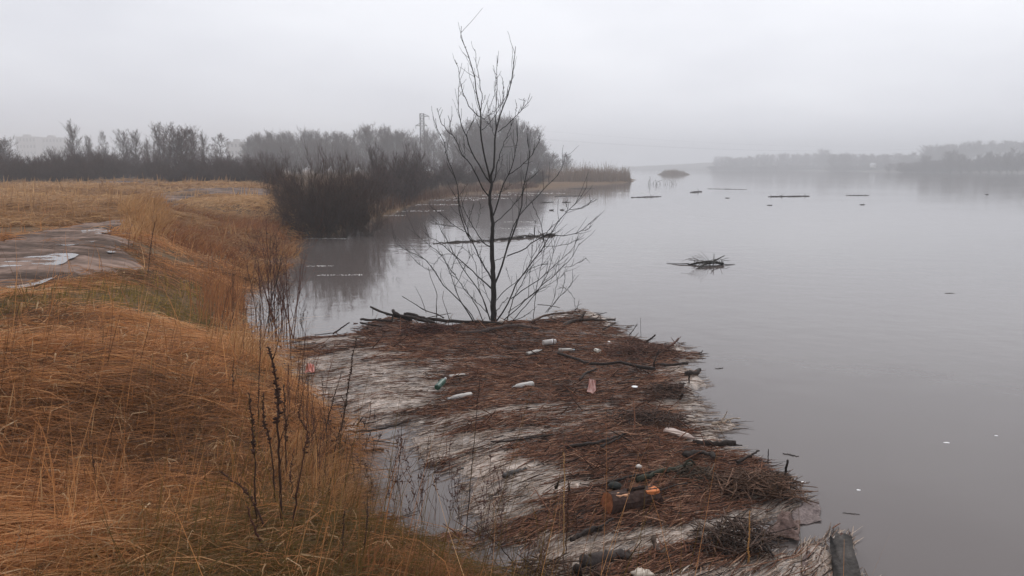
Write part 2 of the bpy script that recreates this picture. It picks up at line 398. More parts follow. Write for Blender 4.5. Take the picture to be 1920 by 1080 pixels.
# ------------------------------------------------------------------ grass
n_dir = make_noise(31, 12, 0.25, 1.6); n_tone = make_noise(32, 12, 0.5, 3.0); n_grn = make_noise(33, 10, 0.4, 1.6); n_patch = make_noise(37, 10, 0.5, 1.6); n_tus = make_noise(36, 12, 0.9, 2.6)
PAL = np.array([(0.10, 0.045, 0.019), (0.33, 0.142, 0.052), (0.57, 0.262, 0.100), (0.71, 0.385, 0.170), (0.82, 0.55, 0.31)])
def pal(t, P=PAL):
    t = np.clip(t, 0, 0.9999) * (len(P) - 1); i = t.astype(int); f = (t - i)[:, None]
    return P[i] * (1 - f) + P[i + 1] * f
GRN = [at(u, v, 1.45)[:2] for u, v in [(-250, 590), (-60, 548), (0, 535), (60, 523), (150, 503), (245, 482), (300, 462), (420, 445), (440, 500), (330, 520), (200, 532), (100, 548), (0, 570), (-150, 640)]]
def lay_grass(n, r0, r1, a0, a1, seed, accept, L, H, wf, name, label, up=0.03, tone=0.0, power=1.0, spread=0.5, colf=None, K=6, lock=1):
    r_ = np.random.default_rng(seed)
    if power == 1.0: r = np.exp(r_.uniform(np.log(r0), np.log(r1), n))
    else: r = (r_.uniform(r0 ** (1 - power), r1 ** (1 - power), n)) ** (1 / (1 - power))
    a = R(1) * r_.uniform(a0, a1, n)
    x, y = r * np.sin(a), r * np.cos(a)
    if lock > 1:                                       # blades fall together in combed locks
        m = n // lock; own = np.repeat(np.arange(m), lock); n = m * lock
        x, y = x[:m], y[:m]; r = np.hypot(x, y)
        lth = .15 + 0.6 * n_dir(x, y) + r_.normal(0, spread, m) + np.pi * (r_.random(m) < 0.2); lcv = r_.normal(0, .24, m); lsc = r_.uniform(.6, 1.25, m); lto = r_.normal(0, .13, m)
        sp = (.035 + .006 * r)[own]
        x = x[own] + sp * r_.normal(0, 1, n); y = y[own] + sp * r_.normal(0, 1, n); r = np.hypot(x, y)
        th = lth[own] + r_.normal(0, .16, n); lcv = lcv[own]; lsc = lsc[own]; lto = lto[own]
    else: th = 0.9 * n_dir(x, y) + r_.normal(0, spread, n); lcv = 0; lsc = 1; lto = 0
    k = accept(x, y, r_); x, y, r, th = x[k], y[k], r[k], th[k]; n = len(x)
    if lock > 1: lcv, lsc, lto = lcv[k], lsc[k], lto[k]
    z = land_h(x, y)
    ln = lsc * r_.uniform(*L, n) * (1 + 0.25 * n_tus(x, y)).clip(.5, 1.6); hh = r_.uniform(*H, n) * (1 + 0.5 * n_tus(x, y)).clip(.3, 2)
    up_m = r_.random(n) < up
    t = np.linspace(0, 1, K)[None, :]
    cv = (lcv + r_.normal(0, 0.22, n))[:, None]
    ang = th[:, None] + cv * t * 2
    fwd = np.where(up_m, 0.25, 1.0)[:, None]
    px = x[:, None] + ln[:, None] * fwd * t * np.cos(ang); py = y[:, None] + ln[:, None] * fwd * t * np.sin(ang)
    arc = hh[:, None] * np.sin(np.pi * np.minimum(t * 0.92, 1)) ** 0.8
    arc = np.where(up_m[:, None], ln[:, None] * 0.85 * t, arc)
    pz = z[:, None] - 0.02 + arc
    # follow the ground at the tip, so that blades drape over the hummocks and the lip
    zt = land_h(px[:, -1], py[:, -1]); zt = np.maximum(zt, 0.02)
    pz = pz + np.where(up_m[:, None], 0, (zt - z)[:, None] * t ** 1.5)
    P = np.stack([px, py, pz], -1)
    wd = (wf[0] + wf[1] * r) * r_.uniform(0.5, 1.4, n)
    W = wd[:, None] * (1 - 0.85 * t ** 1.5)
    sd_ = norm(np.stack([-np.sin(th), np.cos(th), r_.normal(0, 0.6, n)], 1))
    V, F = ribbons(P, W, sd_)
    c = pal(0.43 + tone + lto + 0.12 * n_tone(x, y) + 0.17 * n_patch(x, y) + r_.normal(0, 0.16, n)) if colf is None else colf(x, y, r_, n)
    gr = sstep(n_grn(x, y) + 1.0 * (1 - sstep(r, 3.6, 5.6)), 0.15, 1.3) * (r_.random(n) < 0.7) * (1 - sstep(r, 7, 10))
    c = c * (1 - gr[:, None]) + gr[:, None] * np.array([0.135, 0.084, 0.022])
    g = Geo(); g.add(V, F, np.repeat(c, 2 * K, axis=0))
    return tag(g.build(name, M['straw']), label, 'grass', kind='stuff')
def ok_matted(x, y, r_):
    d = poly_sd(x, y, LAND)
    return (d > -0.25) & ((in_track(x, y) < 0.3 * r_.random(len(x)) ** 2) | ((n_rut(x * .5, y * 1.1) > .95) & (in_track(x, y) < .9) & (r_.random(len(x)) < .7))) & (poly_sd(x, y, GRN) < 0.25 * r_.normal(0, 1, len(x)))
lay_grass(330000, 1.3, 36, -80, 32, 41, ok_matted, (0.35, 0.95), (0.02, 0.10), (0.0013, 0.00036), 'matted_grass',
          'flattened orange-brown dead grass covering the near bank', spread=0.36, lock=13)
lay_grass(20000, 1.3, 18, -80, 32, 45, ok_matted, (0.10, 0.40), (0.04, 0.12), (0.0026, 0.0006), 'broken_blades', 'broad pale broken blades scattered on the flattened grass', spread=0.9, K=4, up=.03,
          colf=lambda x, y, r_, n: pal(.5 + .25 * r_.normal(0, 1, n), np.array([(.20, .11, .05), (.48, .29, .14), (.72, .52, .31)])))
def ok_lip(x, y, r_):
    d = poly_sd(x, y, LAND)
    return (d > -0.35) & (d < 0.55)
def ok_green(x, y, r_):
    return (poly_sd(x, y, GRN) > 0.2 * r_.normal(0, 1, len(x))) & (in_track(x, y) < 0.28 * r_.random(len(x))) & (poly_sd(x, y, LAND) > 0.4)
lay_grass(90000, 6, 40, -70, 0, 43, ok_green, (0.10, 0.28), (0.03, 0.08), (0.002, 0.0005), 'short_grass', 'short olive-green turf between mud track and straw', up=0.3,
          colf=lambda x, y, r_, n: (np.array([0.18, 0.132, 0.036]) * (1 + 0.25 * r_.normal(0, 1, (n, 1))).clip(.4, 1.8) * (1 + 0.15 * n_tone(x, y))[:, None]) * 1.0 + 0.10 * (r_.random((n, 1)) < 0.3) * np.array([1.6, .75, .25]), K=4)
def ok_field(x, y, r_):
    return (poly_sd(x, y, LAND) > 0.5) & ((x / y < -.29) | (y < 33)) & (in_track(x, y) < -0.1) & (poly_sd(x, y, TRACK3) < 0)
lay_grass(150000, 26, 110, -60, 8, 44, ok_field, (0.5, 1.0), (0.06, 0.22), (0.004, 0.0006), 'field_grass', 'pale tan dead grass over the far field', K=4, up=0.03,
          colf=lambda x, y, r_, n: pal(.5 + .2 * r_.normal(0, 1, n) + .16 * n_patch(x * .6, y * .6), np.array([(.24, .125, .055), (.46, .265, .125), (.62, .40, .21)])))

def tufts(n, seed, region, hgt, lean, wf, name, label, cols, K=6, jit=0.25, mtl='straw', dens=None):
    """upright blades inside a polygon given in photo pixels on the ground"""
    r_ = np.random.default_rng(seed)
    pts = np.array(region)
    x = r_.uniform(pts[:, 0].min(), pts[:, 0].max(), n); y = r_.uniform(pts[:, 1].min(), pts[:, 1].max(), n)
    k = poly_sd(x, y, region) > 0.12 * r_.normal(0, 1, n)
    if dens is not None: k &= r_.random(n) < dens(x, y)
    x, y = x[k], y[k]; n = len(x)
    z = np.maximum(land_h(x, y), -0.1)
    h = r_.uniform(*hgt, n) * (1 + 0.4 * n_tus(x * 1.3, y * 1.3)).clip(.25, 1.8)
    th = n_dir(x, y) * 0.5 + r_.normal(0, 0.9, n)
    le = np.abs(r_.normal(lean, jit, n))
    t = np.linspace(0, 1, K)[None, :]
    P = np.stack([x[:, None] + h[:, None] * le[:, None] * np.cos(th)[:, None] * t ** 1.8, y[:, None] + h[:, None] * le[:, None] * np.sin(th)[:, None] * t ** 1.8,
                  z[:, None] - 0.03 + h[:, None] * (t - 0.35 * le[:, None].clip(0, 1.2) * t ** 2.5)], -1)
    r = np.hypot(x, y); wd = (wf[0] + wf[1] * r) * r_.uniform(.6, 1.4, n)
    a = r_.uniform(0, np.pi, n)
    V, F = ribbons(P, wd[:, None] * (1 - 0.8 * t ** 1.4), np.stack([np.cos(a), np.sin(a), 0 * a], 1))
    c = pal(0.5 + 0.2 * r_.normal(0, 1, n), np.array(cols))
    g = Geo(); g.add(V, F, np.repeat(c, 2 * K, axis=0))
    return tag(g.build(name, M[mtl]), label, 'grass', kind='stuff')
ST = [(0.24, 0.115, 0.045), (0.44, 0.235, 0.098), (0.58, 0.36, 0.17)]
RD = [(0.16, 0.062, 0.028), (0.32, 0.135, 0.055), (0.46, 0.225, 0.095)]
def pxpoly(l, z): return [tuple(at(u, v, z)[:2]) for u, v in l]
tufts(14000, 51, pxpoly([(232, 418), (235, 385), (300, 382), (330, 392), (300, 420), (250, 432)], 1.45), (0.25, 0.7), 0.5, (0.003, 0.0005), 'tall_grass', 'tall tan grass clump right of the mud bend', ST)
tufts(15000, 52, pxpoly([(300, 420), (310, 388), (380, 388), (470, 384), (530, 385), (545, 415), (470, 432), (380, 428)], 1.4), (0.10, 0.50), 0.9, (0.003, 0.0005), 'tall_grass', 'leaning reddish-brown grass mound left of the dark shrub', RD)
tufts(6000, 53, pxpoly([(440, 472), (500, 430), (545, 432), (548, 446), (520, 466), (462, 500)], 0.7), (0.2, 0.5), 0.9, (0.003, 0.0005), 'tall_grass', 'orange grass drooping over the water by the dark shrub', ST)
tufts(2600, 54, pxpoly([(370, 560), (380, 480), (455, 475), (450, 500), (428, 545), (432, 595), (400, 590)], 0.9), (0.25, 0.75), 0.25, (0.0015, 0.0004), 'tall_grass', 'upright reddish weeds along the middle of the bank edge', RD)
tufts(1600, 55, pxpoly([(420, 690), (440, 600), (478, 600), (505, 655), (590, 705), (612, 770), (560, 760), (470, 690)], 0.8), (0.2, 0.5), 1.0, (0.0012, 0.0004), 'tall_grass', 'tangled straw tufts on the near lip of the bank', ST, jit=.4)
tufts(1500, 56, pxpoly([(520, 880), (560, 770), (615, 770), (640, 830), (660, 900), (640, 960), (560, 940)], 0.8), (0.2, 0.5), 1.0, (0.001, 0.0004), 'tall_grass', 'orange straw tufts bending toward the floating debris', ST, jit=.4)
tufts(4200, 57, pxpoly([(640, 1080), (660, 960), (720, 968), (850, 1000), (935, 1080), (1000, 1150), (640, 1150)], 0.9), (0.10, 0.32), 0.6, (0.0008, 0.0004), 'tall_grass', 'dark rusty weeds at the bottom edge of the bank', RD, jit=.4)

# ------------------------------------------------------------------ debris raft
raft_px = [(535, 655), (545, 632), (600, 628), (660, 625), (690, 603), (730, 594), (830, 603), (925, 603), (1000, 600), (1050, 582), (1090, 576), (1125, 590), (1160, 606), (1165, 628),
           (1225, 640), (1275, 640), (1300, 670), (1315, 700), (1322, 745), (1300, 768), (1348, 800), (1350, 830), (1440, 878), (1500, 930), (1480, 965), (1445, 992), (1480, 1005), (1560, 1000), (1600, 1070),
           (1650, 1180), (1500, 1350), (1000, 1350)]
RAFT = [tuple(at(u, v, 0.05)[:2]) for u, v in raft_px] + [(0.6, 4.0), (0.15, 4.7), (-0.2, 5.3), (-0.95, 5.5), (-1.3, 6.2), (-1.6, 7.1), (-1.95, 8.2), (-2.3, 9.2), (-3.4, 10.6)]
n_rf = make_noise(61, 16, 1.5, 7.0); n_rf2 = make_noise(62, 10, 0.5, 2.0); n_re = make_noise(63, 12, 2, 9); n_re2 = make_noise(64, 14, 8, 26)
OPEN = pxpoly([(640, 835), (700, 800), (760, 800), (800, 850), (860, 900), (900, 960), (960, 1010), (1000, 1060), (960, 1120), (860, 1000), (720, 965), (660, 900)], 0.05)   # open water along the bank
def raft_d(x, y): return np.minimum(poly_sd(x, y, RAFT), -poly_sd(x, y, OPEN)) + 0.10 * n_re(x, y) + 0.07 * n_re2(x, y)
def raft_h(x, y, d=None):
    if d is None: d = raft_d(x, y)
    return -0.03 + 0.085 * sstep(d, -0.1, 0.35) + 0.035 * sstep(d, .3, 1.2) + 0.014 * n_rf(x, y) * sstep(d, 0, .5) + 0.010 * n_rf2(x, y) * sstep(d, 0.1, 1)
xs = np.arange(-4.2, 4.4, 0.045); ys = np.arange(2.2, 17.5, 0.05)
X, Y = np.meshgrid(xs, ys); d = raft_d(X, Y); Zr = raft_h(X, Y, d)
# pale scum or brown litter, by place
pB = at(1000, 690)[:2]; pC = at(1250, 690)[:2]; pD = at(800, 620)[:2]
def brownness(x, y):
    q = lambda p, s: np.exp(-(((x - p[0]) / s[0]) ** 2 + ((y - p[1]) / s[1]) ** 2))
    v = .58 - .75 * q(at(720, 730)[:2], (.85, 1.9)) - .70 * q(at(900, 940)[:2], (.55, 1.0)) - .75 * q(at(1530, 1050)[:2], (.5, .6)) - .6 * q(at(1300, 740)[:2], (.35, 1.4)) - .45 * q(at(760, 830)[:2], (.6, .6)) - .45 * q(at(640, 680)[:2], (.6, 1.2)) - .35 * q(at(1180, 1040)[:2], (.8, .35))
    v = v + .3 * q(pB, (2.0, 2.2)) + 0.4 * q(pC, (1.2, 2.2)) + 0.5 * q(pD, (1.9, 1.2)) + 0.4 * q((0.7, 14), (2.2, 1.5)) + 0.2 * q(at(1180, 860)[:2], (1.1, .55)) + 0.4 * q(at(1400, 910)[:2], (.8, .6)) + 0.2 * q(at(1240, 970)[:2], (.6, .4))
    fl = R(42) * (1 - sstep(y, 5.0, 12.5)) + R(3); ca, sa = np.cos(.32), np.sin(.32)
    v = v - .75 * (1 - sstep(raft_d(x, y), 0.05, .55)) * (x > .04 * y)
    v = v + 0.12 * n_rf2(x * 1.7, y * 1.7) + 0.15 * n_rf((x * ca + y * sa) * .30, (y * ca - x * sa) * 1.9) + 0.17 * n_rf((y * sa + x * ca) * .55 + 3, (y * ca - x * sa) * 4.6)
    return sstep(v, .15, .75)
br = brownness(X, Y)[..., None]
cb = np.array([0.065, 0.033, 0.022]) * br + np.array([0.31, 0.25, 0.21]) * (1 - br)
cb = cb * (1 + 0.22 * n_rf(X * 2, Y * 2) + .25 * rng.standard_normal(X.shape))[..., None].clip(.25, 1.7)
ny, nx = X.shape
ii, jj = np.meshgrid(np.arange(ny - 1), np.arange(nx - 1), indexing='ij'); b = (ii * nx + jj).ravel()
keep = d.ravel()[b] > -0.12
g = Geo(); g.add(np.stack([X, Y, Zr], -1), np.stack([b, b + 1, b + nx + 1, b + nx], 1)[keep], cb.reshape(-1, 3))
tag(g.build('floating_scum', M['scum']), 'pale foamy scum sheet under the floating debris', 'debris', kind='stuff')

def flow(x, y):
    """direction in which the current packed the stalks: fans from straight across (far) to diagonal (near)"""
    return R(42) * (1 - sstep(y, 5.0, 12.5)) + R(3) + 0.16 * n_rf2(x, y)
LP = {'brown': [(0.028, 0.015, 0.011), (0.115, 0.048, 0.028), (0.225, 0.102, 0.060), (0.40, 0.235, 0.15)],
      'pale': [(0.055, 0.034, 0.025), (0.22, 0.15, 0.11), (0.38, 0.295, 0.235), (0.50, 0.41, 0.335)]}
def litter(n, seed, L, rad, spread, name, label, mode, thresh, lift=(0.0, 0.03), tilt=0.03, sides=0, K=4, edge=-0.06, dark=0.0, density=None):
    r_ = np.random.default_rng(seed)
    y = np.exp(r_.uniform(np.log(3.4), np.log(16.5), n)); x = r_.uniform(-1, 1, n) * (0.42 * y + 0.6) + 0.05 * y
    dd = raft_d(x, y); br = brownness(x, y)
    k = (dd > edge)
    k &= (r_.random(n) < (br if mode == 'brown' else 1 - br) + thresh * (.25 + .75 * br))
    if density is not None: k &= density(x, y, r_)
    x, y, br, dd = x[k], y[k], br[k], dd[k]; n = len(x)
    th = flow(x, y) + r_.normal(0, spread, n)
    ln = r_.gamma(2.2, 0.5, n).clip(.2, 3) * (L[1] - L[0]) * 0.5 + L[0]
    t = np.linspace(-0.5, 0.5, K)[None, :]
    bend = r_.normal(0, 0.16, n)[:, None]
    ca, sa = np.cos(th)[:, None], np.sin(th)[:, None]
    off = bend * ln[:, None] * (t * t - .1)
    px = x[:, None] + ln[:, None] * t * ca - off * sa; py = y[:, None] + ln[:, None] * t * sa + off * ca
    tl = r_.normal(0, tilt, n)[:, None]
    pz = np.maximum(raft_h(px, py), 0.0) * 0.6 + np.maximum(raft_h(x, y, dd), 0)[:, None] * 0.4 + r_.uniform(*lift, n)[:, None] + tl * ln[:, None] * t * 2
    pz = np.maximum(pz, 0.004)
    P = np.stack([px, py, pz], -1)
    wd = r_.uniform(*rad, n) * (0.75 + 0.035 * y)
    tp = 1 - 0.5 * (np.abs(t) * 2) ** 2
    if sides: V, F = tubes(P, wd[:, None] * tp, sides, caps=False); per = sides * K
    else:
        sd_ = norm(np.stack([-np.sin(th), np.cos(th), r_.normal(0, 0.7, n)], 1))
        V, F = ribbons(P, wd[:, None] * tp, sd_); per = 2 * K
    c = pal(0.48 - dark + 0.24 * r_.normal(0, 1, n) + 0.07 * n_rf(x, y), np.array(LP[mode]))
    g = Geo(); g.add(V, F, np.repeat(c, per, axis=0))
    return tag(g.build(name, M['litter']), label, 'debris', kind='stuff')
litter(85000, 71, (0.04, 0.20), (0.0014, 0.0042), 0.42, 'plant_litter', 'fine red-brown plant litter matted on the raft', 'brown', 0.02, lift=(0, .035), tilt=.07, K=3, edge=.10)
litter(17000, 72, (0.08, 0.40), (0.002, 0.0055), 0.18, 'reed_stalks', 'pale reed stalks packed side by side by the current', 'pale', 0.03, lift=(0, .02), K=4)
litter(9000, 73, (0.05, 0.30), (0.003, 0.008), 0.28, 'twig_litter', 'dark wet twigs lying with the current', 'brown', 0.2, lift=(0, .03), tilt=.05, sides=4, K=4, dark=0.18)
litter(26000, 75, (0.025, 0.13), (0.0018, 0.0055), 0.5, 'reed_chips', 'broken pale reed chips and scraps afloat in the scum', 'pale', 0.04, lift=(0, .022), tilt=.08, sides=3, K=3)
litter(26000, 76, (0.05, 0.26), (0.0016, 0.0045), 0.35, 'reed_stalks', 'brown reed stalks lying over the packed litter', 'brown', 0.16, lift=(.005, .04), tilt=.07, sides=3, K=4, dark=-.08, edge=.06)
litter(16000, 77, (0.10, 0.55), (0.002, 0.006), 0.16, 'twig_litter', 'long blackened stems lined up by the current', 'brown', 0.5, lift=(.005, .03), tilt=.03, sides=3, K=5, dark=.30, edge=.05)
litter(6000, 74, (0.05, 0.35), (0.003, 0.008), 0.8, 'twig_litter', 'loose crossed twigs sticking out of the brown litter', 'brown', 0.0, lift=(0, .05), tilt=.25, sides=4, K=4, dark=0.1)


# ------------------------------------------------------------------ bare trees of the background
def sprout(P, Rr, n, t0, t1, l0, l1, ang, up, K, r_, rs=0.6, crook=0.10, taper=0.85, tmode=0.0):
    """n children on every polyline of P; lengths are fractions of the parent's"""
    m, k, _ = P.shape
    par = np.repeat(np.arange(m), n)
    t = (np.tile(np.arange(n), m) + r_.random(m * n)) / n * (t1 - t0) + t0
    fi = t * (k - 1); i0 = np.clip(fi.astype(int), 0, k - 2); f = (fi - i0)[:, None]
    base = P[par, i0] * (1 - f) + P[par, i0 + 1] * f
    rb = Rr[par, i0] * (1 - f[:, 0]) + Rr[par, i0 + 1] * f[:, 0]
    T = norm(P[par, i0 + 1] - P[par, i0])
    rnd = r_.standard_normal((m * n, 3)); perp = norm(rnd - (rnd * T).sum(1, keepdims=True) * T)
    a = r_.normal(ang, 0.2, m * n)[:, None]
    d = norm(T * np.cos(a) + perp * np.sin(a))
    plen = np.linalg.norm(np.diff(P, axis=1), axis=2).sum(1)[par]
    ln = plen * r_.uniform(l0, l1, m * n) * (1 - tmode * t)
    step = (ln / (K - 1))[:, None]
    pts = [base]
    for j in range(K - 1):
        d = norm(d + np.array([0, 0, up]) / (K - 1) + crook * r_.standard_normal(d.shape))
        pts.append(pts[-1] + d * step)
    C = np.stack(pts, 1)
    rc = (rb * rs)[:, None] * (1 - taper * np.linspace(0, 1, K)[None, :])
    return C, rc
def tree_mesh(seed, H, kind):
    """trunk and crown geometry of one bare tree, H metres tall, standing at the origin"""
    r_ = np.random.default_rng(seed)
    tk, cr_ = Geo(), Geo()
    if kind == 'upright':
        ns, l1, a1, u1, n2, a2, tw = 1, (0.30, 0.52), 0.6, 0.7, 9, 0.55, 0.022
        n1, t0 = 26, 0.16
    elif kind == 'round':
        ns, l1, a1, u1, n2, a2, tw = 2, (0.42, 0.66), 0.85, 0.5, 11, 0.65, 0.026
        n1, t0 = 30, 0.10
    elif kind == 'cone':
        ns, l1, a1, u1, n2, a2, tw = 1, (0.25, 0.38), 1.1, 0.25, 9, 0.7, 0.02
        n1, t0 = 44, 0.06
    elif kind == 'loose':
        ns, l1, a1, u1, n2, a2, tw = 14, (0.40, 0.85), 0.8, 0.15, 8, 0.75, 0.011
        n1, t0 = 8, 0.08
    else:
        ns, l1, a1, u1, n2, a2, tw = 16, (0.35, 0.75), 0.65, 0.35, 10, 0.65, 0.016
        n1, t0 = 10, 0.04
    K = 8
    P = np.zeros((ns, K, 3)); t = np.linspace(0, 1, K)
    lean = {'bush': 0.75, 'loose': 1.05, 'round': 0.16}.get(kind, 0.03)
    for s in range(ns):
        a = s * 2 * np.pi / ns + r_.uniform(-.5, .5); hs_ = H * (r_.uniform(.38, 1.0) if ns > 2 else r_.uniform(.88, .95))
        o = lean * H * r_.uniform(.4, 1.0)
        P[s, :, 0] = np.cos(a) * o * t ** 1.15 + np.cumsum(r_.normal(0, .010 * H, K)) * t; P[s, :, 1] = np.sin(a) * o * t ** 1.15 + np.cumsum(r_.normal(0, .010 * H, K)) * t
        P[s, :, 2] = hs_ * t - 0.15
        if kind in ('bush', 'loose'): P[s, :, :2] += 0.12 * H * np.array([np.cos(a), np.sin(a)]) * r_.random()
    Rt = np.broadcast_to((0.013 * H if ns < 3 else 0.007 * H) * (1 - 0.9 * t)[None, :], (ns, K)).copy()
    V, F = tubes(P, Rt, 6); tk.add(V, F, (0.075, 0.066, 0.06))
    A, Ra = sprout(P, Rt, n1, t0, 0.97, *l1, a1, u1, 6, r_, .5, 0.09, tmode=0.62 if kind not in ('bush', 'loose') else .4)
    V, F = tubes(A, np.maximum(Ra, .008), 4); tk.add(V, F, (0.07, 0.06, 0.055))
    B, Rb = sprout(A, Ra, n2, 0.12, 1.0, .28, .5, a2, .35, 5, r_, .6, 0.13)
    V, F = tubes(B, np.maximum(Rb, .006), 3, caps=False); cr_.add(V, F, (0.066, 0.055, 0.05))
    C, Rc = sprout(B, Rb, 6 if kind == 'bush' else 8 if kind == 'loose' else 7, 0.1, 1.0, .32, .75, .55, .35, 4, r_, .6, 0.16)
    a = r_.uniform(0, np.pi, len(C))
    V, F = ribbons(C, tw * (1 - 0.6 * np.linspace(0, 1, 4))[None, :] * r_.uniform(.5, 1.1, len(C))[:, None], np.stack([np.cos(a), np.sin(a), 0 * a], 1))
    base = np.array([0.10, 0.07, 0.062]) if kind not in ('bush', 'loose') else np.array([0.072, 0.044, 0.038]) if kind == 'bush' else np.array([0.085, 0.055, 0.044])
    c = base * (1 + 0.3 * r_.normal(0, 1, (len(C), 1))).clip(.4, 1.8) * np.array([1.0, 0.97, 0.97])
    cr_.add(V, F, np.repeat(c, 8, axis=0))
    if kind == 'loose': return tk, cr_
    D, Rd = sprout(C, np.full((len(C), 4), .01), 2, 0.2, 1.0, .3, .7, .5, .3, 3, r_, .6, 0.16)
    a = r_.uniform(0, np.pi, len(D))
    V, F = ribbons(D, tw * .7 * (1 - 0.6 * np.linspace(0, 1, 3))[None, :] * np.ones((len(D), 1)), np.stack([np.cos(a), np.sin(a), 0 * a], 1))
    cr_.add(V, F, np.repeat(np.repeat(c, 2, axis=0), 6, axis=0))
    return tk, cr_
PROTO = {}
def tree_proto(name, kind, seed, H, cat):
    tk, cr_ = tree_mesh(seed, H, kind)
    allv = np.concatenate(tk.V + cr_.V)
    e = bpy.data.objects.new(name, None)
    bark = 'stems' if kind in ('bush', 'loose') else 'trunk'
    a = tk.build(bark, M['twig'], e); b_ = cr_.build('crown', M['twig'], e)
    rr = np.hypot(allv[:, 0], allv[:, 1])
    return dict(e=e, H=np.percentile(allv[:, 2], 99.6), W=np.percentile(rr, 97), cat=cat, used=False, kids=[a, b_])
PR = [('bare_tree', 'upright', 1, 10, 'tree'), ('bare_tree', 'upright', 2, 10, 'tree'), ('bare_tree', 'round', 3, 10, 'tree'), ('bare_tree', 'round', 4, 10, 'tree'),
      ('bare_tree', 'cone', 5, 10, 'tree'), ('bare_bush', 'bush', 6, 4, 'bush'), ('bare_bush', 'bush', 7, 4, 'bush'), ('bare_tree', 'upright', 8, 10, 'tree'), ('bare_bush', 'bush', 9, 4, 'bush'), ('bare_bush', 'loose', 10, 4, 'bush'), ('bare_bush', 'loose', 11, 4, 'bush')]
PROTO = [tree_proto(*p) for p in PR]
r_pl = np.random.default_rng(99)
def place(pi, u, top_v, Yd, label, width=None, group=None, zb=None, hills=False):
    """a tree of kind pi standing at depth Yd, its top where the photo has it"""
    p = PROTO[pi]
    top = atY(u, top_v, Yd); x = top[0]
    if zb is None: zb = float(far_h(np.array([x]), np.array([Yd]))[0]) if hills else max(float(land_h(np.array([x]), np.array([Yd]))[0]), -0.1)
    H = top[2] - zb; sz = H / p['H']
    sx = sz if width is None else (width / 2 / FPX * Yd) / p['W']
    rz = r_pl.uniform(0, 6.28)
    if not p['used']:
        o = p['e']; COL.objects.link(o); p['used'] = True
        o.location = (x, Yd, zb); o.rotation_euler = (0, 0, rz); o.scale = (sx, sx, sz)
        tag(o, label, p['cat'], group)
        return o
    return copy_thing(p['e'], (x, Yd, zb), rz, (sx, sx, sz), label, group)

G_H = 'dark leafless bushes of the hedge along the field'
HL = 'dark leafless bush of the hedge along the far field edge'
for u, tv, D, wd in [(-70, 285, 86, 80), (-25, 282, 88, 80), (15, 288, 88, 70), (50, 294, 90, 70), (82, 292, 90, 60), (112, 288, 92, 66), (140, 283, 94, 60), (168, 284, 92, 66), (195, 290, 94, 60), (215, 300, 98, 50),
                     (262, 305, 96, 40), (285, 298, 92, 50), (312, 296, 90, 60), (342, 298, 90, 64), (372, 295, 90, 64), (402, 298, 88, 60), (430, 300, 86, 60), (458, 302, 82, 60), (484, 300, 78, 60), (505, 305, 74, 50),
                     (240, 296, 108, 50), (60, 300, 84, 60), (0, 296, 82, 70), (-60, 300, 80, 70), (325, 312, 84, 60), (385, 312, 84, 60), (440, 314, 80, 60), (150, 302, 86, 60), (100, 306, 84, 50)]:
    place([5, 6, 8][int(r_pl.integers(3))], u, tv, D, HL, wd, G_H)
for u, tv, D, wd in [(-50, 276, 106, 90), (20, 280, 106, 70), (75, 282, 108, 70), (115, 268, 108, 70), (150, 266, 110, 76), (185, 268, 110, 70), (215, 272, 112, 60), (262, 276, 112, 60), (300, 268, 108, 60), (355, 272, 110, 66), (395, 280, 110, 60), (440, 284, 108, 60), (478, 278, 104, 60), (510, 274, 100, 60), (235, 280, 116, 60)]:
    place([5, 6, 8][int(r_pl.integers(3))], u, tv + 11, D + 10, 'taller brownish thicket rising behind the dark hedge', wd, 'brownish thickets behind the dark hedge')
place(2, -4, 258, 118, 'rounded grey tree cut off by the left edge of the view', 60)
place(7, 135, 226, 122, 'tall lone tree with feathery crown above the left hedge', 40)
place(0, 165, 255, 128, 'thin tree just right of the tall feathery one', 22)
place(4, 190, 246, 132, 'narrow pointed tree above the left part of the hedge', 26)
place(0, 229, 243, 126, 'left one of two close upright birches behind the hedge gap', 34)
place(1, 252, 243, 127, 'right one of two close upright birches behind the hedge gap', 34)
place(7, 273, 258, 134, 'slim low tree between the two birches and the broad brown tree', 18)
place(3, 327, 233, 104, 'broad brown leafless tree standing highest over the hedge', 96)
place(1, 298, 230, 128, 'thin pale tree behind the left side of the broad brown tree', 40)
place(0, 357, 240, 116, 'upright tree against the right side of the broad brown tree', 34)
place(7, 381, 246, 124, 'slender tree with an open crown left of the conical one', 28)
place(4, 414, 251, 132, 'conical grey tree standing before the flat-roofed block', 56)
place(5, 415, 288, 110, 'low reddish bush at the foot of the conical grey tree', 60)
G_W = 'row of pale leafless trees behind the dark shrubs'
WL = 'pale leafless tree in the hazy row behind the dark shrubs'
for u, tv, D, wd, pi in [(470, 252, 150, 26, 0), (486, 249, 152, 26, 1), (503, 246, 150, 28, 7), (522, 248, 154, 30, 0), (543, 246, 152, 30, 1), (562, 249, 156, 28, 7), (580, 242, 154, 32, 0), (602, 245, 150, 34, 2),
                         (622, 247, 155, 34, 1), (642, 247, 152, 34, 3), (660, 246, 158, 30, 7), (735, 240, 158, 44, 3), (748, 246, 160, 40, 2), (536, 262, 140, 40, 2), (500, 264, 138, 40, 3), (588, 262, 142, 44, 3), (640, 264, 140, 44, 2)]:
    place([2, 3, pi][int(r_pl.integers(3))], u, tv, D + 95, WL, wd * 1.6, G_W)
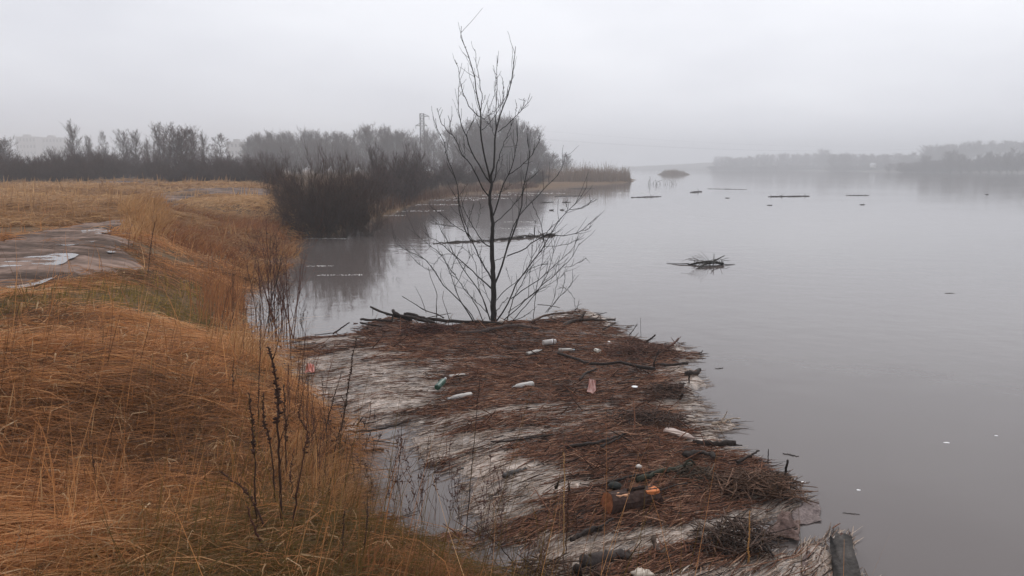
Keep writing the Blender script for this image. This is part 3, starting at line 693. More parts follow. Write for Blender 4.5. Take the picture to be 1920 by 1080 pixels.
for u, tv, D, wd in [(470, 286, 190, 60), (510, 288, 200, 60), (555, 287, 205, 60), (600, 289, 200, 60), (645, 287, 205, 60), (690, 286, 210, 60), (735, 285, 200, 60), (780, 285, 205, 60), (825, 286, 200, 60), (865, 284, 195, 60), (905, 285, 190, 70), (945, 286, 190, 70), (985, 287, 195, 66), (1020, 297, 200, 50)]:
    place([5, 6, 8][int(r_pl.integers(3))], u, tv, D, 'hazy undergrowth below the pale tree row and the tall clump', wd, 'hazy undergrowth below the far trees')
place(2, 686, 233, 242, 'wide pale crown that is tallest in the row left of the pylon', 62)
place(3, 716, 236, 246, 'second wide pale crown just left of the pylon', 50)
place(4, 764, 258, 228, 'dark narrow tree left of the pylon foot', 26)
place(2, 776, 254, 240, 'dark grey tree hiding the foot of the pylon', 50)
place(3, 808, 243, 246, 'rounded grey tree close right of the pylon', 54)
place(3, 852, 236, 242, 'left shoulder of the tall clump behind the sapling', 70)
place(2, 888, 222, 238, 'tall tree left of centre in the clump behind the sapling', 90)
place(3, 925, 212, 235, 'highest round tree in the clump behind the sapling', 110)
place(2, 958, 218, 236, 'tall tree right of centre in the clump behind the sapling', 96)
place(3, 986, 234, 238, 'right shoulder of the tall clump behind the sapling', 76)
place(2, 1010, 264, 240, 'low tree sloping down right of the tall clump', 56)
place(3, 1034, 286, 242, 'lowest tree at the right end of the tall clump', 50)
place(2, 905, 250, 228, 'darker lower tree in front of the tall clump', 110)
place(3, 955, 256, 226, 'dark lower tree before the right half of the tall clump', 100)
place(7, 1064, 286, 215, 'small lone hazy tree over the left end of the reed bed', 30)

# dark shrubs along the water
place(10, 606, 284, 35, 'largest dark shrub dipping into the water left of the sapling', 190)
place(9, 560, 290, 36, 'dark shrub at the left side of the largest one', 140)
place(10, 655, 298, 36.5, 'dark shrub leaning out over the water on the right of the largest', 120)
place(9, 585, 326, 33.5, 'low front shrub at the foot of the largest dark shrub', 130)
place(10, 640, 331, 34, 'low twiggy shrub standing in the water before the largest one', 110)
place(9, 690, 348, 35, 'low shrub trailing in the water at the right end of the waterside group', 110)
place(10, 668, 321, 35.5, 'middle-sized shrub sloping down to the water right of the largest one', 110)
place(9, 548, 341, 34, 'low brown shrub at the shore foot left of the largest one', 110)
place(10, 605, 301, 34.5, 'tangled shrub filling the middle of the waterside group', 170)
place(9, 530, 308, 40, 'brown shrub at the left end of the waterside group', 90)
place(6, 722, 275, 64, 'rounded dark bush behind the largest waterside shrub', 100)
place(5, 765, 284, 68, 'dark bush right of the rounded one, below the pylon', 90)
place(8, 700, 312, 56, 'low brown bush on the water behind the largest shrub', 90)
place(8, 752, 322, 60, 'low bush at the water edge below the rounded dark bush', 90)
place(6, 800, 304, 80, 'brown bush on the shore just left of the sapling', 80)
place(5, 842, 302, 96, 'dark bush on the shore seen through the left sapling twigs', 80)
place(8, 880, 306, 110, 'bush at the water edge left of the sapling trunk', 80)
place(6, 918, 312, 118, 'bush at the water edge behind the sapling trunk', 70)
place(5, 1000, 318, 124, 'low reddish bush at the left end of the reed bed', 76)
place(8, 962, 320, 120, 'low brown bush between the sapling and the reddish bush', 60)

# far bank
G_F = 'faint trees along the far bank'
FL = 'faint leafless tree in the fog on the far bank'
for k in range(56):
    u = 1345 + k * 8.2 + r_pl.uniform(-3, 3)
    tv = 296 - 8 * sstep(u, 1330, 1480) + r_pl.uniform(-3, 4)
    place([2, 3, 0, 4][int(r_pl.integers(4))], u, tv, (860 if u < 1560 else 720) + r_pl.uniform(0, 40), FL, r_pl.uniform(18, 30), G_F, hills=True)
for k in range(40):
    u = 1345 + k * 17 + r_pl.uniform(-5, 5)
    place([5, 6, 8][int(r_pl.integers(3))], u, 309 - 6 * sstep(u, 1600, 1750) + r_pl.uniform(-2, 3), (830 if u < 1560 else 690 if u < 1700 else 490) + r_pl.uniform(0, 20), 'hazy bush at the waterline of the far bank', r_pl.uniform(36, 56), 'bushes at the waterline of the far bank', hills=True)
place(3, 1543, 279, 850, 'faint dome-shaped tree standing above the far treeline', 34, hills=True)
G_N = 'dark trees on the nearer stretch of the far bank'
NL = 'grey tree on the nearer stretch of the far bank at right'
for u, tv, D, wd, pi in [(1735, 290, 345, 30, 3), (1752, 300, 350, 30, 2), (1770, 298, 345, 34, 3), (1805, 288, 330, 32, 2), (1822, 298, 335, 30, 3), (1842, 290, 330, 36, 3), (1858, 284, 325, 34, 2), (1878, 288, 320, 36, 3),
                         (1892, 284, 318, 34, 2), (1912, 284, 315, 36, 3), (1935, 280, 312, 40, 2), (1960, 282, 310, 40, 3), (1690, 304, 380, 30, 2), (1668, 306, 400, 26, 3), (1712, 304, 370, 30, 3), (1990, 282, 305, 40, 2)]:
    place(pi, u, tv, D * 1.42, NL, wd, G_N, hills=True)
place(3, 1786, 281, 475, 'dark round tree standing highest on the far bank at right', 36, hills=True)
place(4, 1902, 276, 455, 'pointed dark tree near the right edge on the far bank', 26, hills=True)
G_U = 'hazy trees on the hill over the far bank'
for k in range(24):
    u = 1735 + k * 11 + r_pl.uniform(-4, 4)
    place([2, 3, 0][int(r_pl.integers(3))], u, 268 - 3 * sstep(u, 1740, 1900) + r_pl.uniform(-4, 5), 700 + r_pl.uniform(0, 40), 'hazy tree on the hilltop over the far bank at right', r_pl.uniform(26, 40), G_U, hills=True)

# reeds
def reeds(n, seed, region, hgt, label, wd, lean=.18, col=RD, z0=-0.05, fade=.8):
    r_ = np.random.default_rng(seed); pts = np.array(region)
    x = r_.uniform(pts[:, 0].min(), pts[:, 0].max(), n); y = r_.uniform(pts[:, 1].min(), pts[:, 1].max(), n)
    k = poly_sd(x, y, region) > 0; x, y = x[k], y[k]; n = len(x)
    h = r_.uniform(*hgt, n) * (1 + .16 * n_tus(x, y) + .12 * n_tus(x * .3, y * .3)) * (.25 + .75 * sstep(poly_sd(x, y, region), 0, fade)); th = r_.uniform(0, 6.28, n); le = np.abs(r_.normal(0, lean, n)); t = np.linspace(0, 1, 4)[None, :]
    P = np.stack([x[:, None] + (h * le * np.cos(th))[:, None] * t ** 1.6, y[:, None] + (h * le * np.sin(th))[:, None] * t ** 1.6, z0 + h[:, None] * t], -1)
    a = r_.uniform(0, np.pi, n)
    V, F = ribbons(P, wd * (1 - .7 * t), np.stack([np.cos(a), np.sin(a), 0 * a], 1))
    c = pal(.5 + .22 * r_.normal(0, 1, n), np.array(col))
    g = Geo(); g.add(V, F, np.repeat(c, 8, axis=0))
    return tag(g.build('reed_bed', M['straw']), label, 'reeds', kind='stuff')
BR = [(0.11, 0.075, 0.055), (0.2, 0.14, 0.10), (0.3, 0.22, 0.16)]
reeds(16000, 81, pxpoly([(1005, 350), (1060, 347.5), (1120, 345), (1184, 341.5), (1184, 339.5), (1120, 340), (1060, 341), (1010, 343)], 0), (1.6, 3.0), 'brown reed bed reaching out into the river', .035, col=BR)
reeds(9000, 82, pxpoly([(1232, 327.8), (1248, 328.2), (1262, 328.4), (1278, 328.2), (1294, 327.7), (1278, 327.2), (1262, 327.0), (1248, 327.2)], 0), (0.9, 2.0), 'faint flat reed islet in the fog', .05, col=BR, fade=3.2)
reeds(6000, 83, pxpoly([(690, 412), (740, 396), (800, 376), (880, 364), (980, 357), (980, 353), (880, 358), (800, 368), (740, 384), (690, 402)], 0), (0.4, 1.1), 'low brown reeds along the water edge under the bushes', .02, col=[(0.05, 0.028, 0.018), (0.11, 0.058, 0.036), (0.18, 0.10, 0.06)])
reeds(16000, 84, pxpoly([(600, 430), (690, 404), (760, 386), (880, 360), (1010, 351), (1010, 346), (880, 352), (760, 366), (690, 380), (600, 400)], .4), (0.3, .9), 'dark russet growth on the low shore under the bushes', .022, col=[(0.05, 0.028, 0.018), (0.10, 0.05, 0.032), (0.17, 0.09, 0.055)], z0=.3)

# ------------------------------------------------------------------ blocks of flats far off, pylon, house
def block(u0, u1, top_v, Yd, label, n_fl, n_w):
    a, b_ = atY(u0, top_v, Yd), atY(u1, top_v, Yd); H = a[2] - 1.0; W = b_[0] - a[0]; D = 12.0
    cx = (a[0] + b_[0]) / 2
    t = thing('apartment_block', (cx, Yd, 1.0), label, 'building')
    def box(g, x0, x1, y0, y1, z0, z1):
        V = [(x, y, z) for z in (z0, z1) for y in (y0, y1) for x in (x0, x1)]
        g.add(V, np.array([[0, 2, 3, 1], [4, 5, 7, 6], [0, 1, 5, 4], [2, 6, 7, 3], [0, 4, 6, 2], [1, 3, 7, 5]]))
    g = Geo(); box(g, -W / 2, W / 2, 0, D, 0, H); g.build('wall', M['block'], t, smooth=False)
    g = Geo(); box(g, -W / 2 - .3, W / 2 + .3, -.3, D + .3, H, H + .5); box(g, -W * .2, W * .05, 3, 9, H + .5, H + 2.8); g.build('roof', M['block'], t, smooth=False)
    for i in range(n_fl):
        z = H * (i + .35) / n_fl
        for j in range(n_w):
            x = -W / 2 + W * (j + .5) / n_w
            g = Geo(); box(g, x - W / n_w * .25, x + W / n_w * .25, -.05, -.004, z, z + H / n_fl * .45); g.build('window', M['dark_glass'], t, smooth=False)
block(28, 66, 257, 820, 'left one of the fogged flat-roofed blocks behind the hedge', 5, 6)
block(72, 116, 258.5, 850, 'right one of the fogged flat-roofed blocks behind the hedge', 5, 7)
block(424, 460, 267, 640, 'pale flat-roofed block half hidden by the trees', 4, 5)

def pylon():
    b = atY(791, 213, 300); H = b[2] - 1.0
    t = thing('power_pylon', (b[0], 300, 1.0), 'steel lattice power pylon rising above the trees', 'pylon')
    g = Geo()
    def hw(z): return 1.15 + (.72 - 1.15) * min(z / (H * .7), 1)
    lv = np.linspace(0, H, 13)
    segs = []
    cs = [(-1, -1), (1, -1), (1, 1), (-1, 1)]
    for i in range(12):
        z0, z1 = lv[i], lv[i + 1]; a, b2 = hw(z0), hw(z1)
        for q in range(4):
            c, d = cs[q], cs[(q + 1) % 4]
            segs += [((c[0] * a, c[1] * a, z0), (c[0] * b2, c[1] * b2, z1), .13), ((c[0] * a, c[1] * a, z0), (d[0] * b2, d[1] * b2, z1), .06),
                     ((d[0] * a, d[1] * a, z0), (c[0] * b2, c[1] * b2, z1), .06), ((c[0] * b2, c[1] * b2, z1), (d[0] * b2, d[1] * b2, z1), .07)]
    for p0, p1, r in segs:
        V, F = tubes([resample([p0, p1], 2)], np.full((1, 2), r), 4); g.add(V, F)
    g.build('lattice_tower', M['steel'], t, smooth=False)
    for z, sx, L in [(H * .955, 1, 3.4), (H * .80, -1, 2.9), (H * .80, 1, 2.0)]:
        g = Geo()
        for yy in (-.6, .6):
            V, F = tubes([resample([(sx * .7, yy, z), (sx * (1.2 + L) * .6, 0, z)], 2)], np.full((1, 2), .11), 4); g.add(V, F)
            V, F = tubes([resample([(sx * .7, yy, z + .9), (sx * (1.2 + L) * .6, 0, z + .02)], 2)], np.full((1, 2), .08), 4); g.add(V, F)
        V, F = tubes([resample([(sx * (1.1 + L) * .6, 0, z), (sx * (1.1 + L) * .6, 0, z - 1.2)], 2)], np.full((1, 2), .09), 5); g.add(V, F)
        g.build('cross_arm', M['steel'], t, smooth=False)
    return b[0], H
PX, PH = pylon()
for i, (sx, zf) in enumerate([(1, .955), (-1, .80), (1, .80)]):
    p0 = np.array([PX + sx * [2.7, 2.4, 1.86][i], 300, 1 + PH * zf - 1.2]); p1 = np.array([420 + sx * 4, 560, 26 + 4 * zf])
    s_ = np.linspace(0, 1, 40)[:, None]; P = p0 * (1 - s_) + p1 * s_; P[:, 2] -= 11 * 4 * (s_ * (1 - s_))[:, 0]
    g = Geo(); V, F = tubes([P], np.full((1, 40), .010), 4); g.add(V, F)
    tag(g.build('power_line', M['steel'], base=p0), ['uppermost power line sagging from the pylon across the river', 'lower power line from the left arm of the pylon', 'lower power line from the right arm of the pylon'][i], 'power line')

def house():
    b = atY(1637, 309, 660); zb = b[2] - 2.2
    t = thing('white_house', (b[0], 660, zb), 'tiny pale gabled house among the trees of the far bank', 'house', rz=0.5)
    w, d, h, rf = 1.4, 1.8, 2.2, 1.5
    g = Geo(); g.add([(-w, -d, 0), (w, -d, 0), (w, d, 0), (-w, d, 0), (-w, -d, h), (w, -d, h), (w, d, h), (-w, d, h), (0, -d, h + rf - .1), (0, d, h + rf - .1)],
                     [np.array([[0, 1, 5, 4], [1, 2, 6, 5], [2, 3, 7, 6], [3, 0, 4, 7]]), np.array([[4, 5, 8], [6, 7, 9]])])
    g.build('wall', mat('white_wall', (0.55, 0.54, 0.52), var=.05), t, smooth=False)
    g = Geo()
    for s in (-1, 1):
        V = [(s * (w + .5), -d - .4, h - .45), (0, -d - .4, h + rf), (0, d + .4, h + rf), (s * (w + .5), d + .4, h - .45)]
        V += [(x, y, z + .18) for x, y, z in V]
        g.add(V, np.array([[0, 1, 2, 3], [7, 6, 5, 4], [0, 4, 5, 1], [1, 5, 6, 2], [2, 6, 7, 3], [3, 7, 4, 0]]))
    g.build('roof', mat('pale_roof', (0.6, 0.6, 0.6), var=.05), t, smooth=False)
    for x in (-.8, .8):
        g = Geo(); g.add([(x - .3, -d - .03, .9), (x + .3, -d - .03, .9), (x + .3, -d - .03, 1.8), (x - .3, -d - .03, 1.8)], np.array([[0, 1, 2, 3]])); g.build('window', M['dark_glass'], t, smooth=False)
house()

# ------------------------------------------------------------------ the bare sapling
def sapling():
    base = at(925, 604, 0.08); Yb = base[1]
    t = thing('bare_sapling', base, 'bare many-stemmed young tree rising out of the floating debris', 'tree')
    r_ = np.random.default_rng(5)
    W = lambda u, v, dy: atY(u, v, Yb + dy)
    def line(px, r0, r1, d1, k=14, d0=0.0):
        n = len(px); dl = np.linspace(d0, d1, n)
        P = np.array([W(u, v, dl[i]) for i, (u, v) in enumerate(px)])
        P = resample(P, k)
        P[1:-1] += r_.normal(0, .006, (k - 2, 3))
        return P, np.linspace(r0, r1, k)
    tr, kn = Geo(), Geo()
    trunk = [(926, 616), (925.5, 602), (925.3, 570), (925.8, 535), (924.5, 500), (922, 464), (924, 418), (919, 380), (918.5, 367), (919.5, 354), (921, 344), (920, 330)]
    P, Q = line(trunk, .060, .023, 0, 40)
    V, F = tubes([P], Q[None], 8); tr.add(V - base, F); tr.build('trunk', M['bark'], t)
    Br = [  # traced points, base radius, depth of the tip (metres, + is away)
        ([(921, 344), (907, 326), (892.6, 300), (879.6, 274), (874, 254), (866.7, 242.6), (863, 226), (859.6, 211), (859, 197), (860, 165), (862, 152)], .018, .5),
        ([(874, 254), (879.6, 240), (890.7, 220), (896, 207)], .007, .8),
        ([(919, 338), (911, 300), (903.7, 270), (901, 246), (901, 220), (900, 203), (894, 170), (887, 134), (878, 103), (870, 82), (863, 66), (865, 49)], .021, -.3),
        ([(901, 218), (903, 197), (904, 181), (900, 157), (894, 127), (891.7, 101), (890, 92)], .010, .2),
        ([(901, 219.6), (892.6, 214), (879.6, 199), (868.5, 173), (862, 149), (860, 132.6), (852.8, 112)], .011, -.7),
        ([(902.8, 244), (914.8, 234), (927.8, 216.7), (946, 186), (952, 168), (955.6, 151)], .008, .6),
        ([(905, 224), (915, 217), (928, 207), (941, 191)], .006, .9),
        ([(921, 238), (916, 212), (915.7, 207), (913, 193.7)], .005, -.5),
        ([(904, 196), (908, 186), (910, 178)], .004, -.3),
        ([(920, 330), (926, 311), (926.9, 279.6), (929.6, 255.6), (931.5, 237), (933, 232.6), (940.7, 206.7), (951.9, 179), (959, 151), (963, 123), (963.9, 99), (966.7, 87)], .022, .3),
        ([(931, 238), (929.6, 225), (930.6, 184), (933, 151), (931.5, 129), (932, 104)], .010, -.4),
        ([(916, 208), (926, 181), (929, 160), (929.6, 144)], .005, -.6),
        ([(927.8, 255.6), (918.5, 235), (904, 221)], .006, 1.0),
        ([(934, 247), (948, 237), (963, 222), (972, 213), (981, 203), (988, 193), (991.7, 182.6)], .009, -.8),
        ([(972, 213), (979.6, 203.7), (983, 184)], .005, -.9),
        ([(966, 220), (967, 206), (968.5, 193.7)], .004, -.7),
        ([(941.7, 203), (942.6, 185), (943.5, 168), (941.7, 145.6)], .006, .5),
        ([(944, 198), (955, 172), (957, 150)], .005, .1),
        ([(921, 346), (929.6, 330), (932, 307), (938, 289), (944, 268.5), (953.7, 248), (961, 226)], .015, .9),
        ([(929.6, 330), (939, 311), (942, 298)], .006, 1.0),
        ([(918.5, 370), (905.6, 353.7), (896, 333), (879.6, 305.6), (864.8, 287), (855.6, 264.8), (844, 244), (843.5, 227.8), (840, 216.7)], .017, -.8),
        ([(850, 253.7), (833, 239), (824, 220), (819.4, 203)], .008, -1.1),
        ([(872, 296), (871, 278), (869, 262)], .006, -.3),
        ([(883, 451), (874, 435), (863, 402), (860, 383), (857, 342.6), (846, 315), (837, 292.6), (833, 263), (819.4, 244), (816.7, 222)], .013, -1.2),
        ([(919, 463), (903, 451), (890, 429), (879, 411), (870, 393), (866, 376), (863, 362)], .014, .9),
        ([(925.6, 533), (916.7, 515.6), (901, 486.7), (890, 462), (881, 442), (875, 424), (870, 413), (861, 384), (858, 368)], .020, -.6),
        ([(881, 442), (874, 435.6), (854, 424), (830, 404), (815, 394), (806, 386)], .009, -.9),
        ([(854, 424), (838, 423), (819, 419), (808, 412)], .005, -1.1),
        ([(879, 440), (877, 420), (882, 404), (888, 380)], .005, .2),
        ([(893, 428), (899, 405), (902, 382)], .005, .8),
        ([(921, 541), (901, 522), (872, 495.6), (854, 480), (834, 464), (818, 450), (803, 444), (792, 432)], .017, .7),
        ([(850, 476.7), (838, 476), (828, 480), (818, 490), (812, 503)], .006, .3),
        ([(888, 604), (872, 578), (854, 555.6), (830, 533), (816.7, 513), (810, 502), (792, 484), (776, 475), (761, 469), (743, 455.6), (736.7, 443)], .015, -.9),
        ([(891, 604), (880, 585), (863, 564), (851, 535.6), (841, 504), (828, 478), (815, 466), (803, 458), (788, 446), (776.7, 434)], .012, .8),
        ([(812, 508), (803, 506), (790, 499), (783, 493), (775.6, 484)], .005, -.8),
        ([(905.6, 603), (890, 566.7), (872, 544), (854, 518), (836.7, 493), (826, 470)], .012, -.5),
        ([(919, 600), (908, 566.7), (894, 540), (872, 509), (854, 480), (843, 460), (836.7, 446.7), (826, 428), (821, 411)], .015, 1.0),
        ([(915, 588), (900, 572), (885.6, 558), (863, 531), (850, 510)], .009, -1.0),
        ([(854, 535.6), (863, 518), (870, 502), (880, 485), (890, 473)], .006, .1),
        ([(846, 504), (856, 482), (863, 469), (872, 450)], .006, -.4),
        ([(912, 585), (905, 560), (896, 530), (893, 505), (884, 480), (870, 466), (858, 462)], .008, .4),
        ([(926, 580), (915, 558), (906, 530), (903, 500), (900, 470)], .007, -1.1),
        ([(926.7, 535), (940, 504), (949, 469), (960, 442), (969, 415.6), (977.8, 389), (980, 363), (987, 326), (993.5, 296), (990.7, 270), (988, 250)], .024, .5),
        ([(949, 469), (957, 440), (966, 418), (980, 396), (997.8, 378), (1018.5, 355.6), (1033, 341), (1053.7, 315), (1060, 288)], .014, 1.1),
        ([(951, 480), (973, 473), (997.8, 455.6), (1024, 441), (1055.6, 442), (1084, 435.6), (1100, 424), (1109, 415.6), (1120, 405)], .014, -.8),
        ([(926.7, 489), (936, 486), (951, 481)], .008, -.1),
        ([(1090, 433), (1100, 431), (1108, 424)], .004, -.9),
        ([(925.6, 420), (937, 410), (946.7, 402), (966.7, 380), (977.8, 365), (985, 341), (1000, 330), (1010, 318)], .012, .9),
        ([(925, 404), (932, 385), (937, 366.7), (946, 341), (961, 311), (966.7, 277.8), (970, 246), (968.5, 226)], .016, -.9),
        ([(952, 330), (965, 320), (977.8, 311), (1000, 287), (1011, 263), (1013, 250)], .009, -1.2),
        ([(921, 376), (933, 365), (945, 355), (960, 345)], .006, .8),
        ([(931, 602), (955.6, 562), (969, 531), (989, 502), (1011, 473), (1029, 444), (1042, 422), (1060, 400), (1077.8, 382), (1092, 366), (1100, 350)], .019, -.6),
        ([(1067, 393), (1091, 390), (1106.7, 381), (1120, 374)], .006, -1.0),
        ([(1021, 456), (1014, 420), (1006.7, 402), (1000, 386.7), (996, 374)], .007, -.2),
        ([(1010, 474), (1020, 448), (1031, 429), (1050, 412)], .007, -1.0),
        ([(1060, 400), (1064, 392), (1060, 378)], .004, -.6),
        ([(958, 560), (985, 540), (1006.7, 526.7), (1037.8, 500), (1062, 477.8), (1076, 462), (1085, 440)], .013, .8),
        ([(1020, 462), (1050, 460), (1070, 455), (1095, 446)], .006, -.8),
        ([(950, 603), (964, 557.8), (984, 522), (995.6, 487), (1006, 470), (1016, 454)], .012, .4),
        ([(945, 600), (966.7, 580), (1006.7, 544), (1035, 520), (1055.6, 500), (1071, 484), (1086.7, 455.6)], .012, -.9),
        ([(1055, 500), (1072, 499), (1090, 490), (1100, 484)], .005, -1.0),
        ([(961, 602), (989, 569), (1020, 526.7), (1033, 491), (1040, 457.8), (1046, 440)], .011, -.3),
        ([(952, 586), (977.8, 566.7), (1010, 545), (1033, 531), (1055.6, 515.6), (1066, 500)], .009, 1.1),
        ([(930, 584), (944, 566), (955, 558)], .010, .4),
        ([(931, 563), (944, 546.7), (966.7, 529), (985, 512), (1000, 502), (1028, 493)], .010, -.7),
        ([(1000, 601), (1004, 553), (1012, 510), (1020, 469), (1018, 440)], .008, .2),
        ([(990, 560), (994, 510), (997.8, 469), (1002, 440), (1004, 413)], .007, .6),
        ([(1023, 586), (1042, 564), (1064, 542), (1077.8, 515.6)], .007, -.4),
        ([(1028, 584), (1040, 555), (1044, 524), (1041, 506)], .006, .5),
        ([(1026, 586), (1051, 553), (1058, 530), (1060, 513)], .006, .1),
        ([(966, 600), (984, 592), (1000, 580)], .008, -.6),
        ([(1078, 582), (1076, 560), (1062, 542), (1048, 538)], .005, .7),
        ([(957, 528), (952, 512), (948, 500)], .005, .3)]
    for px, r0, d1 in Br:
        g = Geo()
        d0 = 0.0 if abs(px[0][0] - 923) < 9 else d1 * .35
        P, Q = line(px, r0 * .86, max(r0 * .22, .0036), d1, 16, d0)
        V, F = tubes([P], Q[None], 5, wob=.05); g.add(V - base, F)
        L = np.linalg.norm(np.diff(P, axis=0), axis=1).sum()
        n = int(2 + L * 3.2)
        C, Rc = sprout(P[None], Q[None], n, .3, .98, .10, .24, .55, .5, 6, r_, .55, .10, taper=.6)
        C = C[np.linalg.norm(C[:, -1] - C[:, 0], axis=1) > .06][:n]
        if len(C):
            V, F = tubes(C, np.maximum(.0042 * (1 - .45 * np.linspace(0, 1, 6)), .0026)[None] * np.ones((len(C), 1)), 4); g.add(V - base, F)
        # buds
        m = max(3, int(L * 9)); i = r_.integers(4, 15, m); d = norm(r_.standard_normal((m, 3)) + [0, 0, .8])
        b0 = P[i]; bud = np.stack([b0, b0 + d * .012, b0 + d * .024], 1)
        V, F = tubes(bud, np.array([[.003, .0045, .001]]) * np.ones((m, 1)), 4); g.add(V - base, F)
        g.build('branch', M['bark'], t)
sapling()

# ------------------------------------------------------------------ driftwood, stick by stick
DK, RB, GY, TN = (0.035, 0.026, 0.022), (0.085, 0.05, 0.035), (0.19, 0.165, 0.15), (0.32, 0.25, 0.19)
def stick(px, r0, r1, label, col=DK, z0=.11, dz=None, forks=(), name='driftwood_branch', cat='branch', sides=6, k=14, group=None, flat=1.0):
    """a branch lying through photo points at height z0 (+dz per point), forks = list of point lists"""
    r_ = np.random.default_rng(int(abs(px[0][0] * 31 + px[0][1] * 7)))
    def world(pp, zz): return np.array([at(u, v, zz[i]) for i, (u, v) in enumerate(pp)])
    n = len(px); zz = [z0 + (dz[i] if dz else 0) for i in range(n)]
    P = resample(world(px, zz), k); P[1:-1] += r_.normal(0, r0 * .22, (k - 2, 3))
    base = P[0].copy(); base[2] = min(P[:, 2].min(), base[2])
    g = Geo(); Q = np.linspace(r0, r1, k) * (1 + .08 * r_.standard_normal(k)); V, F = tubes([P], Q[None], sides, wob=.07, flat=flat); g.add(V, F, col)
    for fk, fz, fr in forks:
        Pf = resample(world(fk, fz), 8); Pf[1:-1] += r_.normal(0, fr * .2, (6, 3))
        V, F = tubes([Pf], np.linspace(fr, fr * .4, 8)[None], 5, wob=.06); g.add(V, F, col)
    o = g.build(name, M['wood'], base=base)
    return tag(o, label, cat, group)
stick([(694, 575), (712, 583), (726, 588), (748, 594), (772, 600)], .022, .030, 'dark branch with its tip raised over the left end of the raft', dz=[.22, .14, .10, .04, 0], forks=[([(699, 580), (699, 592)], [.26, .10], .008)])
stick([(737, 582), (745, 590), (765, 594), (790, 600), (815, 606)], .036, .03, 'broken thick branch leaning up behind the raft', dz=[.16, .1, .06, .02, 0])
stick([(733, 606), (737, 592), (731, 589)], .026, .016, 'short black stub standing up at the left end of the raft', dz=[-.05, .08, .12])
stick([(758, 589), (775, 591), (798, 597), (830, 601)], .035, .026, 'blackened pole lying left of the sapling', dz=[.05, .04, .02, 0])
stick([(676, 599), (700, 600), (735, 602)], .022, .022, 'straight dark stick along the left rim of the raft', dz=[.02, .02, .02])
stick([(800, 599), (850, 602), (900, 605), (960, 607)], .034, .03, 'long dark pole lying against the foot of the sapling')
stick([(676, 605), (690, 608), (715, 612)], .018, .014, 'thin black stick below the left rim of the raft')
stick([(800, 596), (820, 592), (846, 587)], .010, .006, 'thin twig slanting up left of the sapling', dz=[0, .06, .1])
stick([(754, 555.6), (775, 568), (797, 582), (819, 589), (832, 596)], .007, .012, 'bare shoot leaning left behind the raft', dz=[.38, .24, .1, .04, 0], forks=[([(799, 586), (790, 560), (777.8, 536.7)], [.1, .36, .56], .007)])
stick([(819, 598), (818, 570), (819, 549), (808, 522), (803, 500)], .009, .004, 'thin wand standing in the water left of the sapling', dz=[-.1, .3, .5, .75, .95])
stick([(842, 598), (836, 578), (830, 560), (832, 545)], .008, .004, 'short curved wand rising between raft and sapling', dz=[-.1, .2, .4, .55])
stick([(855, 626), (905, 622), (945, 613), (975, 612), (1010, 617)], .040, .036, 'thick curved branch lying below the sapling trunk', col=(.06, .042, .036))
stick([(1052, 614), (1070, 604), (1088, 599), (1110, 600), (1135, 599), (1154, 600)], .044, .018, 'forked dark branch pointing right at the top of the raft', col=(.05, .036, .03), dz=[0, .02, .04, .06, .06, .06],
      forks=[([(1086, 601), (1093, 592), (1098, 585)], [.14, .22, .28], .035), ([(1152, 600), (1154, 596)], [.17, .2], .014)])
stick([(996, 604), (1015, 594), (1040, 588), (1075, 587)], .022, .014, 'reddish branch arching over the upper right of the raft', col=RB, dz=[0, .05, .07, .05])
stick([(1008, 571), (1030, 573), (1050, 577)], .008, .006, 'thin stick hanging behind the sapling on the right', dz=[.1, .08, .05])
stick([(1112, 592), (1125, 589), (1138, 586)], .010, .006, 'twig with a curled tip off the upper right of the raft', dz=[.02, .05, .1])
stick([(1130, 618), (1143, 611), (1155, 604)], .012, .005, 'forked twig sticking out at the right shoulder of the raft', dz=[0, .05, .09], forks=[([(1146, 610), (1152, 615)], [.15, .09], .005)])
stick([(1180, 628), (1188, 618), (1195, 607)], .009, .006, 'slanting stick standing alone in the water right of the raft', dz=[-.12, .05, .18], forks=[([(1181, 625), (1186, 630)], [.02, -.06], .005)])
stick([(1202, 634), (1201, 612), (1201, 596)], .0035, .0025, 'hair-thin upright reed in the water right of the raft', dz=[-.1, .2, .4])
stick([(1078, 582), (1083, 575), (1086, 562)], .008, .004, 'budding twig standing at the top right of the raft', dz=[0, .1, .24], forks=[([(1083, 573), (1091, 569)], [.2, .26], .005), ([(1082, 576), (1077, 571)], [.18, .25], .004)])
stick([(625, 626), (640, 615), (655, 605)], .015, .010, 'pointed stick slanting up at the left corner of the raft', dz=[-.08, .06, .2])
stick([(632, 623), (610, 626), (590, 628)], .010, .007, 'thin stick at the back left corner of the raft', z0=.05)
stick([(566, 646), (600, 647), (640, 648)], .012, .009, 'straight thin stick on the left strip of the raft', z0=.05)
stick([(596, 657), (625, 659), (652, 658)], .009, .009, 'second thin stick on the left strip of the raft', z0=.05)
stick([(634, 697), (668, 692), (700, 688), (722, 684)], .010, .014, 'dark branch crossing the grey scum left of the raft', z0=.07)
stick([(648, 667), (690, 664), (735, 662)], .009, .010, 'thin dark stick over the pale scum', z0=.07)
stick([(675, 676), (720, 674), (770, 672)], .008, .009, 'long fine stick over the upper left scum', z0=.08)
stick([(701, 740), (712, 745), (735, 747), (752, 746)], .014, .010, 'bent dark stick in the left part of the raft', z0=.08)
stick([(617, 727), (645, 728)], .010, .009, 'short stick floating near the tall dock stalk', z0=.03)
stick([(645, 810), (680, 808), (720, 803), (770, 788)], .014, .009, 'long dark branch bordering the open water by the bank', z0=.07)
stick([(670, 847), (695, 844), (720, 842)], .016, .012, 'brown stick floating in the open water by the bank', col=(.09, .06, .045), z0=.015)
stick([(655, 822), (690, 824), (745, 832)], .007, .005, 'thin curved stick floating in the open water', z0=.02)
